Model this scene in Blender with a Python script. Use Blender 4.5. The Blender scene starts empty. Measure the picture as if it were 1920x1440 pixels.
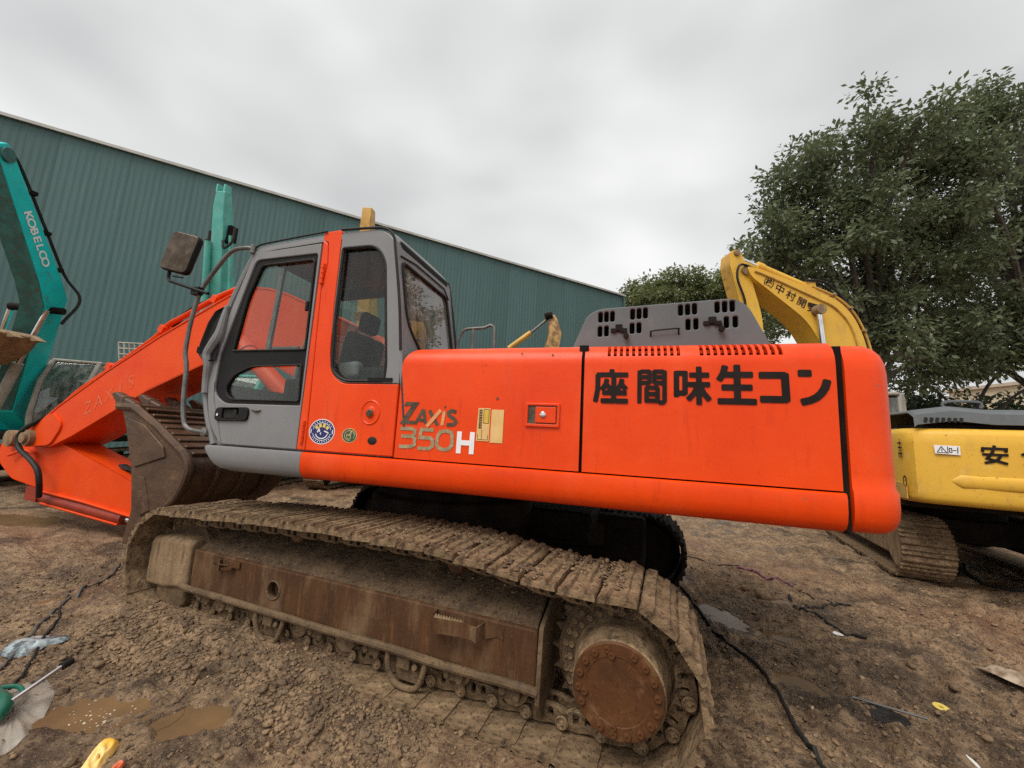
import bpy, bmesh, math, random
import numpy as np
from mathutils import Vector, Matrix
random.seed(7); RNG = np.random.default_rng(7)
SC = bpy.context.scene; COL = SC.collection
# ------------------------------------------------------------------ camera
cam = bpy.data.cameras.new('camera'); camo = bpy.data.objects.new('camera', cam); COL.objects.link(camo)
cam.sensor_width = 36; cam.lens = 36*739/1920; cam.clip_start = .05; cam.clip_end = 3000
camo.matrix_world = Matrix(((.95668, -.01104, .29094, 0), (.28610, -.14961, -.94645, -2.6),
                            (.05398, .98868, -.13997, 1.58), (0, 0, 0, 1)))
SC.camera = camo
# ------------------------------------------------------------------ sky, sun, exposure
SUN_EL, SUN_AZ = math.radians(57), math.radians(205)      # azimuth clockwise from +Y
world = bpy.data.worlds.new('World'); SC.world = world; world.use_nodes = True
nt = world.node_tree; N = nt.nodes; L = nt.links
bg = N['Background']
sky = N.new('ShaderNodeTexSky'); sky.sky_type = 'NISHITA'; sky.sun_disc = False
sky.sun_elevation = SUN_EL; sky.sun_rotation = SUN_AZ; sky.dust_density = 6
tc = N.new('ShaderNodeTexCoord'); mp = N.new('ShaderNodeMapping')
mp.inputs['Scale'].default_value = (1.0, 1.0, 1.7); mp.inputs['Location'].default_value = (3.1, .6, .35)
nz = N.new('ShaderNodeTexNoise'); nz.inputs['Scale'].default_value = 1.1; nz.inputs['Detail'].default_value = 3.5
nz.inputs['Roughness'].default_value = .5; nz.inputs['Distortion'].default_value = .2
rp_ = N.new('ShaderNodeValToRGB'); e = rp_.color_ramp.elements
e[0].position = .38; e[0].color = (3.35, 3.4, 3.37, 1); e[1].position = .6; e[1].color = (5.6, 5.62, 5.52, 1)
mx = N.new('ShaderNodeMix'); mx.data_type = 'RGBA'; mx.inputs[0].default_value = .95
L.new(tc.outputs['Generated'], mp.inputs[0]); L.new(mp.outputs[0], nz.inputs[0]); L.new(nz.outputs[0], rp_.inputs[0])
L.new(sky.outputs[0], mx.inputs[6]); L.new(rp_.outputs[0], mx.inputs[7]); L.new(mx.outputs[2], bg.inputs[0])
bg.inputs[1].default_value = .1
sl = bpy.data.lights.new('sun', 'SUN'); sl.energy = 1.5; sl.angle = math.radians(36); sl.color = (1, .955, .88)
so = bpy.data.objects.new('sun', sl); COL.objects.link(so)
sd = Vector((math.sin(SUN_AZ)*math.cos(SUN_EL), math.cos(SUN_AZ)*math.cos(SUN_EL), math.sin(SUN_EL)))
so.rotation_euler = sd.to_track_quat('Z', 'Y').to_euler(); so.location = (0, 0, 40)
vs = SC.view_settings; vs.view_transform = 'Standard'; vs.look = 'None'; vs.exposure = .9; vs.gamma = 1
vs.use_curve_mapping = False
SC.cycles.max_bounces = 8; SC.cycles.transparent_max_bounces = 16; SC.cycles.sample_clamp_indirect = 8
SC.cycles.use_denoising = False

# ------------------------------------------------------------------ helpers
I4 = Matrix.Identity(4); WM = {}; WORLDROOTS = set()
def T(x, y, z): return Matrix.Translation((x, y, z))
def RX(a): return Matrix.Rotation(math.radians(a), 4, 'X')
def RY(a): return Matrix.Rotation(math.radians(a), 4, 'Y')
def RZ(a): return Matrix.Rotation(math.radians(a), 4, 'Z')
def tag(o, label, cat, group=None, kind=None):
    if label: o['label'] = label
    if cat: o['category'] = cat
    if group: o['group'] = group
    if kind: o['kind'] = kind
    return o
def thing(name, label, cat, M=I4, group=None):
    o = bpy.data.objects.new(name, None); COL.objects.link(o); o.matrix_basis = M; o.empty_display_size = .3
    WM[o.name] = M; return tag(o, label, cat, group)
# meshes of a part are written in the frame F of their thing (F = the thing's matrix unless world=True)
def put(name, me, mat, parent=None, M=I4):
    o = bpy.data.objects.new(name, me); COL.objects.link(o)
    if mat is not None and not me.materials: me.materials.append(mat)
    if parent is not None:
        o.parent = parent
        if parent.name in WORLDROOTS: o.matrix_parent_inverse = WM[parent.name].inverted()
    o.matrix_basis = M
    return o
def smooth(me, ang=35):
    me.polygons.foreach_set('use_smooth', [True]*len(me.polygons))
    me.set_sharp_from_angle(angle=math.radians(ang))
class MB:
    def __init__(s): s.v = []; s.f = []
    def add(s, vs, fs, M=None):
        k = len(s.v)
        s.v += [tuple(M @ Vector(v)) if M is not None else tuple(v) for v in vs]
        s.f += [tuple(i+k for i in f) for f in fs]; return s
    def box(s, c, d, M=None, taper=1):
        x, y, z = (q/2 for q in d); t = taper
        vs = [(-x, -y, -z), (x, -y, -z), (x, y, -z), (-x, y, -z), (-x*t, -y*t, z), (x*t, -y*t, z), (x*t, y*t, z), (-x*t, y*t, z)]
        A = T(*c) @ (M if M is not None else I4)
        return s.add(vs, [(0, 3, 2, 1), (4, 5, 6, 7), (0, 1, 5, 4), (1, 2, 6, 5), (2, 3, 7, 6), (3, 0, 4, 7)], A)
    def prism(s, poly, a, b, ax='y', M=None):
        n = len(poly)
        f = {'y': lambda p, h: (p[0], h, p[1]), 'z': lambda p, h: (p[0], p[1], h), 'x': lambda p, h: (h, p[0], p[1])}[ax]
        vs = [f(p, a) for p in poly]+[f(p, b) for p in poly]
        fs = [tuple(range(n)), tuple(range(2*n-1, n-1, -1))]+[(i, i+n, (i+1) % n+n, (i+1) % n) for i in range(n)]
        return s.add(vs, fs, M)
    def tube(s, pts, r, n=8, cap=True, M=None, closed=False):
        P = [Vector(p) for p in pts]; m = len(P); R = r if isinstance(r, (list, tuple)) else [r]*m
        vs = []; fs = []; up = None
        for i, p in enumerate(P):
            if closed: d = P[(i+1) % m]-P[i-1]
            else: d = P[min(i+1, m-1)]-P[max(i-1, 0)]
            d.normalize()
            if up is None:
                up = Vector((0, 0, 1)) if abs(d.z) < .9 else Vector((1, 0, 0))
            a = d.cross(up)
            if a.length < 1e-5: a = d.orthogonal()
            a.normalize(); b = a.cross(d).normalized(); up = b
            for k in range(n):
                t = 2*math.pi*k/n; vs.append(p+(a*math.cos(t)+b*math.sin(t))*R[i])
        for i in range(m if closed else m-1):
            j = (i+1) % m
            for k in range(n): fs.append((i*n+k, i*n+(k+1) % n, j*n+(k+1) % n, j*n+k))
        if cap and not closed: fs += [tuple(range(n-1, -1, -1)), tuple((m-1)*n+k for k in range(n))]
        return s.add(vs, fs, M)
    def cyl(s, p0, p1, r0, r1=None, n=20, M=None): return s.tube([p0, p1], [r0, r0 if r1 is None else r1], n, True, M)
    def lathe(s, prof, n=32, M=None):      # prof: (radius, height along local z)
        m = len(prof); vs = [(r*math.cos(2*math.pi*k/n), r*math.sin(2*math.pi*k/n), h) for r, h in prof for k in range(n)]
        fs = [(i*n+k, i*n+(k+1) % n, (i+1)*n+(k+1) % n, (i+1)*n+k) for i in range(m-1) for k in range(n)]
        fs += [tuple(range(n-1, -1, -1)), tuple((m-1)*n+k for k in range(n))]
        return s.add(vs, fs, M)
    def grid(s, rows, closed=False, M=None, skip=None):
        m = len(rows); n = len(rows[0]); vs = [p for r in rows for p in r]
        fs = [(i*n+k, i*n+(k+1) % n, (i+1)*n+(k+1) % n, (i+1)*n+k) for i in range(m-1) for k in range(n if closed else n-1) if not (skip and skip(i, k))]
        return s.add(vs, fs, M)
    def mesh(s, name, ang=35, fix=True):
        me = bpy.data.meshes.new(name); me.from_pydata(s.v, [], s.f)
        if fix:
            b = bmesh.new(); b.from_mesh(me); bmesh.ops.recalc_face_normals(b, faces=b.faces); b.to_mesh(me); b.free()
        me.validate(); smooth(me, ang); return me
    def build(s, name, mat, parent=None, bevel=0, seg=2, solid=0, sub=0, ang=35, M=I4):
        o = put(name, s.mesh(name, ang), mat, parent, M)
        if solid:
            m = o.modifiers.new('s', 'SOLIDIFY'); m.thickness = solid; m.offset = -1
            m = o.modifiers.new('e', 'EDGE_SPLIT'); m.split_angle = math.radians(ang)
        if bevel:
            m = o.modifiers.new('b', 'BEVEL'); m.width = bevel; m.segments = seg; m.limit_method = 'ANGLE'; m.angle_limit = math.radians(30); m.harden_normals = True
        if sub:
            m = o.modifiers.new('u', 'SUBSURF'); m.levels = m.render_levels = sub
        return o
def rp(pts, r=.03, n=4):      # rounded polygon; a point may carry its own radius
    out = []; m = len(pts)
    for i in range(m):
        p = Vector(pts[i][:2]); rr = pts[i][2] if len(pts[i]) > 2 else r
        a = Vector(pts[i-1][:2])-p; b = Vector(pts[(i+1) % m][:2])-p
        if rr <= 0: out.append(tuple(p)); continue
        c = min(rr, a.length*.48, b.length*.48); A = p+a.normalized()*c; B = p+b.normalized()*c
        for k in range(n+1):
            t = k/n; out.append(tuple(A*(1-t)**2+p*2*t*(1-t)+B*t*t))
    return out
RX90 = Matrix.Rotation(math.pi/2, 4, 'X')
def plate_mesh(name, outer, holes=(), t=.04, bev=.004, M=I4):   # 2-D outline (a,b) -> local (a, 0, b), thick along local y
    c = bpy.data.curves.new('c', 'CURVE'); c.dimensions = '2D'; c.fill_mode = 'BOTH'
    c.extrude = max(t/2-bev, 0); c.bevel_depth = bev; c.offset = -bev; c.bevel_resolution = 1
    for pts in [outer, *holes]:
        s = c.splines.new('POLY'); s.points.add(len(pts)-1)
        for p, q in zip(s.points, pts): p.co = (q[0], q[1], 0, 1)
        s.use_cyclic_u = True
    o = bpy.data.objects.new('c', c); me = bpy.data.meshes.new_from_object(o)
    bpy.data.objects.remove(o); bpy.data.curves.remove(c)
    me.name = name; me.materials.clear(); me.transform(M @ RX90); smooth(me, 40); return me
def plate(name, mat, outer, holes=(), y=0, t=.04, bev=.004, parent=None, M=I4, PM=I4):
    return put(name, plate_mesh(name, outer, holes, t, bev, PM @ T(0, y, 0)), mat, parent, M)
def circ(x, z, r, n=24, rz=None): return [(x+r*math.cos(2*math.pi*k/n), z+(rz or r)*math.sin(2*math.pi*k/n)) for k in range(n)]
def text_mesh(name, s, size, M=I4, bold=.0, shear=0, sx=1, depth=.0):
    c = bpy.data.curves.new('t', 'FONT'); c.body = s; c.size = size; c.offset = bold; c.shear = shear; c.align_x = 'CENTER'; c.align_y = 'CENTER'; c.extrude = depth
    o = bpy.data.objects.new('t', c); me = bpy.data.meshes.new_from_object(o); bpy.data.objects.remove(o)
    me.materials.clear(); me.name = name; me.transform(M @ RX90 @ Matrix.Diagonal((sx, 1, 1, 1))); return me
def ribbon(mb, pl, w, y, M=None, cap=.5, ch=.3):
    P = [Vector(p) for p in pl]; a = (P[0]-P[1]).normalized(); b = (P[-1]-P[-2]).normalized()
    P[0] = P[0]+a*w*cap*.6; P[-1] = P[-1]+b*w*cap*.6; Lf = []; Rt = []
    for i, p in enumerate(P):
        d0 = (P[i]-P[i-1]).normalized() if i else None; d1 = (P[i+1]-P[i]).normalized() if i < len(P)-1 else None
        d = (d0 or d1) if not (d0 and d1) else (d0+d1).normalized()
        nn = Vector((-d.y, d.x)); k = 1
        if d0 and d1: k = 1/max(.5, nn.dot(Vector((-d0.y, d0.x))))
        if i == 0 and ch:
            Lf += [p+nn*w*(.5-ch*.5), p+d*w*ch*.5+nn*w*.5]; Rt += [p-nn*w*(.5-ch*.5), p+d*w*ch*.5-nn*w*.5]
        elif i == len(P)-1 and ch:
            Lf += [p-d*w*ch*.5+nn*w*.5, p+nn*w*(.5-ch*.5)]; Rt += [p-d*w*ch*.5-nn*w*.5, p-nn*w*(.5-ch*.5)]
        else: Lf.append(p+nn*w*.5*k); Rt.append(p-nn*w*.5*k)
    n = len(Lf); vs = [(q.x, y, q.y) for q in Lf]+[(q.x, y, q.y) for q in Rt]
    mb.add(vs, [(i, i+1, n+i+1, n+i) for i in range(n-1)], M)
def glyph(name, strokes, w, ox, oz, sx, sz, y, mat, parent, cap=.5, ch=.3, M=None, OM=I4, step=.0003):
    mb = MB()
    for k, st in enumerate(strokes): ribbon(mb, [(ox+p[0]*sx, oz+p[1]*sz) for p in st], w, y-k*step, M, cap, ch)
    me = mb.mesh(name, fix=False); return put(name, me, mat, parent, OM)
def spline(pts, n=8):      # Catmull-Rom through 3-D points
    P = [Vector(p) for p in pts]; P = [P[0]*2-P[1]]+P+[P[-1]*2-P[-2]]; out = []
    for i in range(1, len(P)-2):
        for k in range(n):
            t = k/n; a, b, c, d = P[i-1:i+3]
            out.append(.5*((2*b)+(c-a)*t+(2*a-5*b+4*c-d)*t*t+(3*b-a-3*c+d)*t**3))
    return out+[P[-2]]

# ------------------------------------------------------------------ materials
def ramp(nt, a, b, ca, cb):
    r = nt.nodes.new('ShaderNodeValToRGB'); e = r.color_ramp.elements
    e[0].position = a; e[1].position = b; e[0].color = (*ca, 1) if len(ca) == 3 else ca; e[1].color = (*cb, 1) if len(cb) == 3 else cb
    return r
def noise(nt, scale, detail=5, rough=.55, vec=None, stretch=None, dist=0):
    nn = nt.nodes.new('ShaderNodeTexNoise'); nn.inputs['Scale'].default_value = scale; nn.inputs['Detail'].default_value = detail
    nn.inputs['Roughness'].default_value = rough; nn.inputs['Distortion'].default_value = dist
    tc = nt.nodes.get('TC') or nt.nodes.new('ShaderNodeTexCoord'); tc.name = 'TC'
    if stretch:
        m = nt.nodes.new('ShaderNodeMapping'); m.inputs['Scale'].default_value = stretch
        nt.links.new(tc.outputs['Object'], m.inputs[0]); nt.links.new(m.outputs[0], nn.inputs[0])
    else: nt.links.new(tc.outputs['Object'], nn.inputs[0])
    return nn
def mixc(nt, fac, a, b):
    m = nt.nodes.new('ShaderNodeMix'); m.data_type = 'RGBA'
    for sock, val in ((m.inputs[0], fac), (m.inputs[6], a), (m.inputs[7], b)):
        if isinstance(val, bpy.types.NodeSocket): nt.links.new(val, sock)
        else: sock.default_value = val if not isinstance(val, tuple) else ((*val, 1) if len(val) == 3 else val)
    return m.outputs[2]
def mk(name, c1, c2=None, sc=2., lo=.4, hi=.6, rough=.5, rough2=None, metal=0, bump=0, bsc=40, coat=0, spec=.5, stretch=None,
       layers=(), rnd=0, detail=6):
    m = bpy.data.materials.new(name); m.use_nodes = True; nt = m.node_tree; B = nt.nodes['Principled BSDF']
    col = None
    n1 = noise(nt, sc, detail, .6, stretch=stretch); r1 = ramp(nt, lo, hi, (0, 0, 0), (1, 1, 1)); nt.links.new(n1.outputs[0], r1.inputs[0])
    col = mixc(nt, r1.outputs[0], c1, c2 if c2 else tuple(q*.9 for q in c1))
    rs = None
    for (c, s, a, b, st, amt) in layers:      # extra stains: colour, scale, ramp lo/hi, stretch, strength
        n2 = noise(nt, s, 7, .65, stretch=st); r2 = ramp(nt, a, b, (0, 0, 0), (amt,)*3); nt.links.new(n2.outputs[0], r2.inputs[0])
        col = mixc(nt, r2.outputs[0], col, c)
        rs = r2 if rs is None else rs
    if rnd:
        oi = nt.nodes.new('ShaderNodeObjectInfo'); hs = nt.nodes.new('ShaderNodeHueSaturation'); mr = nt.nodes.new('ShaderNodeMapRange')
        mr.inputs[3].default_value = 1-rnd; mr.inputs[4].default_value = 1+rnd
        nt.links.new(oi.outputs['Random'], mr.inputs[0]); nt.links.new(mr.outputs[0], hs.inputs['Value']); nt.links.new(col, hs.inputs['Color']); col = hs.outputs[0]
    nt.links.new(col, B.inputs['Base Color'])
    if rough2 is not None:
        mr = nt.nodes.new('ShaderNodeMapRange'); mr.inputs[3].default_value = rough; mr.inputs[4].default_value = rough2
        nt.links.new((rs or r1).outputs[0], mr.inputs[0]); nt.links.new(mr.outputs[0], B.inputs['Roughness'])
    else: B.inputs['Roughness'].default_value = rough
    B.inputs['Metallic'].default_value = metal; B.inputs['Coat Weight'].default_value = coat; B.inputs['Coat Roughness'].default_value = .12
    B.inputs['Specular IOR Level'].default_value = spec
    if bump:
        nb = noise(nt, bsc, 6, .6); bp = nt.nodes.new('ShaderNodeBump'); bp.inputs['Strength'].default_value = 1; bp.inputs['Distance'].default_value = bump
        nt.links.new(nb.outputs[0], bp.inputs['Height']); nt.links.new(bp.outputs[0], B.inputs['Normal'])
    return m
def glass(name, tint, dirt=None, damt=0., f=.07):
    m = bpy.data.materials.new(name); m.use_nodes = True; nt = m.node_tree; nt.nodes.remove(nt.nodes['Principled BSDF'])
    out = nt.nodes['Material Output']; tr = nt.nodes.new('ShaderNodeBsdfTransparent'); tr.inputs[0].default_value = (*tint, 1)
    gl = nt.nodes.new('ShaderNodeBsdfGlossy'); gl.inputs['Roughness'].default_value = .02; gl.inputs[0].default_value = (.9, .9, .9, 1)
    lw = nt.nodes.new('ShaderNodeLayerWeight'); lw.inputs[0].default_value = .5; pw = nt.nodes.new('ShaderNodeMath'); pw.operation = 'POWER'; pw.inputs[1].default_value = 4; nt.links.new(lw.outputs['Facing'], pw.inputs[0])
    fr = nt.nodes.new('ShaderNodeMapRange'); fr.inputs[3].default_value = f; fr.inputs[4].default_value = 1; nt.links.new(pw.outputs[0], fr.inputs[0]); mxs = nt.nodes.new('ShaderNodeMixShader')
    nt.links.new(fr.outputs[0], mxs.inputs[0]); nt.links.new(tr.outputs[0], mxs.inputs[1]); nt.links.new(gl.outputs[0], mxs.inputs[2]); last = mxs
    if dirt:
        df = nt.nodes.new('ShaderNodeBsdfDiffuse'); df.inputs[0].default_value = (*dirt, 1)
        n1 = noise(nt, 3, 6, .65, stretch=(4, 4, .8)); r1 = ramp(nt, .42, .75, (damt*.15,)*3, (damt,)*3); nt.links.new(n1.outputs[0], r1.inputs[0])
        m2 = nt.nodes.new('ShaderNodeMixShader'); nt.links.new(r1.outputs[0], m2.inputs[0]); nt.links.new(last.outputs[0], m2.inputs[1]); nt.links.new(df.outputs[0], m2.inputs[2]); last = m2
    nt.links.new(last.outputs[0], out.inputs[0]); return m
MUD = (.135, .085, .05); MUDL = (.26, .18, .105); MUDD = (.055, .034, .021)
ORANGE = mk('orange_paint', (.83, .066, .003), (.69, .043, .002), 1.1, .35, .68, .4, coat=.05, spec=.25, bump=.005, bsc=2.6,
            layers=[((.84, .13, .045), 2.4, .54, .74, (1, 1, .45), .4), ((.24, .10, .045), 24, .66, .7, None, .6), ((.42, .03, .004), 7, .57, .72, (2.5, 2, .3), .45), ((.35, .05, .01), 45, .69, .73, (1, 1, 1), .6), ((.55, .10, .035), 5, .56, .8, (3, 3, .35), .3), ((.86, .2, .1), 60, .7, .76, (1.5, 1, .3), .35)])
ORANGE2 = mk('orange_paint_boom', (.76, .068, .004), (.68, .05, .004), 2, .35, .7, .45, coat=.02, spec=.16, bump=.0006, bsc=9,
             layers=[((.60, .11, .04), 1.6, .55, .75, (1, 1, .6), .5), ((.2, .09, .04), 9, .66, .74, None, .8)])
GREY = mk('grey_paint', (.215, .215, .22), (.185, .185, .19), 2, .35, .65, .42, coat=.06, spec=.35, layers=[((.16, .13, .10), 5, .6, .8, (1, 1, .4), .5)])
GREYD = mk('grey_hood', (.122, .133, .138), (.10, .11, .115), 3, .35, .65, .55, spec=.3, bump=.001, bsc=25, layers=[((.21, .21, .2), 6, .56, .76, (1, 1, .5), .4)])
BLACK = mk('black_trim', (.009, .009, .01), (.014, .013, .013), 4, rough=.5, spec=.16, layers=[((.06, .05, .042), 6, .64, .8, (1, 1, .3), .3)])
RUBBER = mk('black_rubber', (.012, .0115, .011), (.022, .02, .018), 8, rough=.6, spec=.25)
DARK = mk('dark_chassis_and_shade', (.008, .0055, .0045), (.02, .013, .009), 4, rough=.8, spec=.15)  # chassis black; also paints in shade on the far track and panel gaps
STEEL = mk('grey_tube', (.17, .165, .155), (.11, .105, .1), 12, rough=.45, metal=.3)
CHROME = mk('chrome_rod', (.75, .76, .78), (.6, .6, .62), 6, rough=.12, metal=1)
RUST = mk('rusty_frame', (.092, .042, .018), (.058, .027, .013), 3, .35, .65, .6, rough2=.85, spec=.22, bump=.004, bsc=30, stretch=(3, 3, .7),
          layers=[((.22, .14, .078), 3.2, .47, .68, (1.5, 1.5, .5), .7), ((.17, .075, .03), 14, .56, .68, (4, 4, .4), .7), ((.03, .016, .01), 50, .58, .66, (2, 2, .5), .7), ((.3, .2, .12), 70, .66, .72, None, .7)])
RUSTCAP = mk('rusty_cap', (.115, .045, .016), (.062, .026, .011), 5, .35, .65, .55, rough2=.8, spec=.22, bump=.003, bsc=40,
             layers=[((.22, .12, .055), 7, .55, .7, None, .55), ((.045, .02, .011), 45, .56, .64, None, .7), ((.28, .16, .07), 70, .66, .72, None, .6)])
MUDDY = mk('mud_caked_steel', (.125, .078, .043), (.31, .21, .118), 7, .38, .68, .85, rough2=.5, bump=.02, bsc=20, layers=[((.045, .028, .017), 8, .53, .64, None, .85), ((.38, .27, .15), 6, .6, .7, None, .65), ((.04, .025, .015), 42, .57, .63, None, .8), ((.42, .31, .18), 60, .63, .7, None, .7)], rnd=.12, spec=.3)
DARKMUD = mk('dark_damp_mud', (.08, .05, .028), (.15, .098, .056), 7, .38, .66, .8, rough2=.5, bump=.02, bsc=24, layers=[((.03, .02, .014), 9, .55, .66, None, .7), ((.022, .014, .009), 50, .56, .62, None, .8), ((.2, .14, .085), 65, .62, .68, None, .7)], spec=.3)
CASTMUD = mk('muddy_casting', (.15, .098, .052), (.09, .057, .031), 6, .38, .64, .8, rough2=.5, bump=.01, bsc=25, layers=[((.06, .038, .024), 8, .54, .66, None, .8), ((.04, .025, .016), 45, .56, .64, None, .7), ((.34, .25, .14), 60, .62, .7, None, .6)], spec=.3)
MUDTAN = mk('dry_mud_casting', (.30, .205, .115), (.20, .13, .075), 5, .4, .62, .8, bump=.008, bsc=25, stretch=(2, 2, .6), layers=[((.10, .06, .035), 8, .54, .66, (3, 3, .5), .8), ((.07, .045, .026), 50, .58, .66, (2, 2, .6), .7)], spec=.3)
BUCKET = mk('bucket_steel', (.10, .055, .032), (.062, .034, .021), 3, .4, .62, .42, rough2=.7, spec=.3, bump=.006, bsc=18,
            layers=[((.21, .12, .055), 5, .55, .72, None, .7), ((.04, .027, .02), 11, .58, .7, None, .6), ((.03, .02, .014), 55, .6, .67, None, .6), ((.24, .16, .1), 60, .66, .72, None, .6)])
WHITEP = mk('white_print', (.8, .8, .8), (.75, .75, .75), 5, rough=.4)
DECALK = mk('black_decal', (.010, .006, .005), (.016, .009, .006), 9, rough=.55, spec=.2)
DECALD = mk('worn_dark_decal', (.045, .03, .018), (.10, .07, .035), 16, rough=.5)
DECALG = mk('worn_silver_decal', (.36, .29, .17), (.25, .19, .10), 18, rough=.4, layers=[((.55, .48, .36), 26, .55, .66, None, .6)])
DECALO = mk('worn_orange_decal', (.72, .32, .12), (.66, .25, .09), 14, rough=.5)
LABELY = mk('faded_yellow_label', (.74, .48, .19), (.68, .42, .15), 12, rough=.5, layers=[((.6, .45, .28), 20, .6, .7, None, .6)])
LABELW = mk('amber_label', (.66, .42, .05), (.6, .36, .04), 12, rough=.5)
BLUE = mk('blue_sticker', (.012, .016, .12), (.015, .02, .14), 5, rough=.35)
GREEN = mk('green_sticker', (.008, .07, .045), (.01, .08, .05), 5, rough=.35)
YSTICK = mk('yellow_print', (.72, .55, .12), rough=.4)
YELLOW = mk('yellow_paint', (.72, .43, .055), (.66, .37, .045), 1.6, .35, .65, .45, coat=.03, spec=.25, bump=.003, bsc=4,
            layers=[((.45, .27, .08), 4, .54, .74, (1, 1, .45), .65), ((.22, .12, .05), 26, .62, .68, None, .6), ((.8, .6, .25), 6, .6, .75, None, .4)])
YELLOWD = mk('dirty_yellow_paint', (.62, .36, .07), (.5, .28, .05), 3, .35, .65, .5,
             layers=[((.22, .13, .06), 3.5, .52, .7, None, .8)])
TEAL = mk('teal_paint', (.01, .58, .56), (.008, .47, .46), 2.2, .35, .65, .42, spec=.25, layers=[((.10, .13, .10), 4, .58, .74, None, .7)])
TEALD = mk('dirty_shaded_teal', (.03, .16, .15), (.02, .10, .09), 5, .4, .6, .6, layers=[((.06, .07, .05), 8, .5, .66, None, .8)])  # darker teal: dirt mottling, plus shade painted in for the boom underside
TEALP = mk('pale_teal_paint', (.10, .46, .40), (.07, .36, .31), 3, .4, .6, .5, layers=[((.32, .34, .26), 6, .55, .7, (1, 1, .4), .7)])
DIRTYG = mk('dirty_cab_grey', (.33, .31, .265), (.25, .23, .195), 4, .4, .6, .65, layers=[((.12, .10, .075), 9, .55, .7, None, .6)])
GLASS = glass('cab_glass', (.84, .88, .86), (.40, .37, .33), .025, .03)
GLASSD = glass('dusty_sky_haze_glass', (.5, .53, .52), (.52, .47, .41), .5, .14)  # film lightened beyond dust: hazy sky reflection put into its colour
GLASSX = glass('dark_glass', (.35, .4, .39), (.32, .32, .29), .6)
GLASSP = glass('dusty_pale_glass', (.5, .56, .54), (.40, .43, .39), .6, .08)
SEAT = mk('black_seat', (.008, .008, .009), (.012, .012, .013), 12, rough=.8, spec=.15)
SEATC = mk('grey_seat_shell', (.25, .25, .26), rough=.6)
MIRROR = mk('mirror_face', (.17, .13, .10), (.08, .06, .045), 5, .4, .6, .12, metal=.9, layers=[((.3, .2, .13), 9, .55, .75, None, .5)])  # brown tint and blotches stand in for what the mirror reflects
# ================================================================== ground
def vnoise(x, y, seed=0):
    ix = np.floor(x).astype(np.int64); iy = np.floor(y).astype(np.int64); fx = x-ix; fy = y-iy
    def h(a, b):
        n = (a*374761393+b*668265263+seed*1442695041) & 0x7fffffff; n = ((n ^ (n >> 13))*1274126177) & 0x7fffffff; n = n ^ (n >> 16)
        return (n & 0xffff)/65535.0
    u = fx*fx*fx*(fx*(fx*6-15)+10); v = fy*fy*fy*(fy*(fy*6-15)+10)
    return (h(ix, iy)*(1-u)+h(ix+1, iy)*u)*(1-v)+(h(ix, iy+1)*(1-u)+h(ix+1, iy+1)*u)*v
def fbm(x, y, s, o=4, seed=0):
    t = 0; a = .5
    for k in range(o): t = t+a*(vnoise(x*s+k*17.3, y*s+k*9.1, seed+k)-.5); s *= 2.03; a *= .5
    return t
def billow(x, y, s, seed=0): return np.abs(fbm(x, y, s, 3, seed))*2
def sstep(a, b, x): t = np.clip((x-a)/(b-a), 0, 1); return t*t*(3-2*t)
PUD = [(-2.86, -.86, .33, .17, 18, -.098), (-2.36, -.70, .25, .15, 30, -.1), (-2.6, -.37, .13, .07, 25, -.098), (.94, 2.15, .14, .5, 35, -.098), (1.32, 1.93, .2, .09, 10, -.096), (1.2, 1.15, .2, .09, -30, -.098),
       (-4.9, -.02, .28, .1, 30, -.098), (-9.3, 1.4, .9, .35, 0, -.1), (-9.0, 3.2, 1.3, .3, 5, -.1), (1.7, 2.95, .14, .06, 10, -.096), (4.6, 4.9, .7, .12, 30, -.1)]
CA, SA = math.cos(math.radians(4.6)), math.sin(math.radians(4.6))
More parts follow.
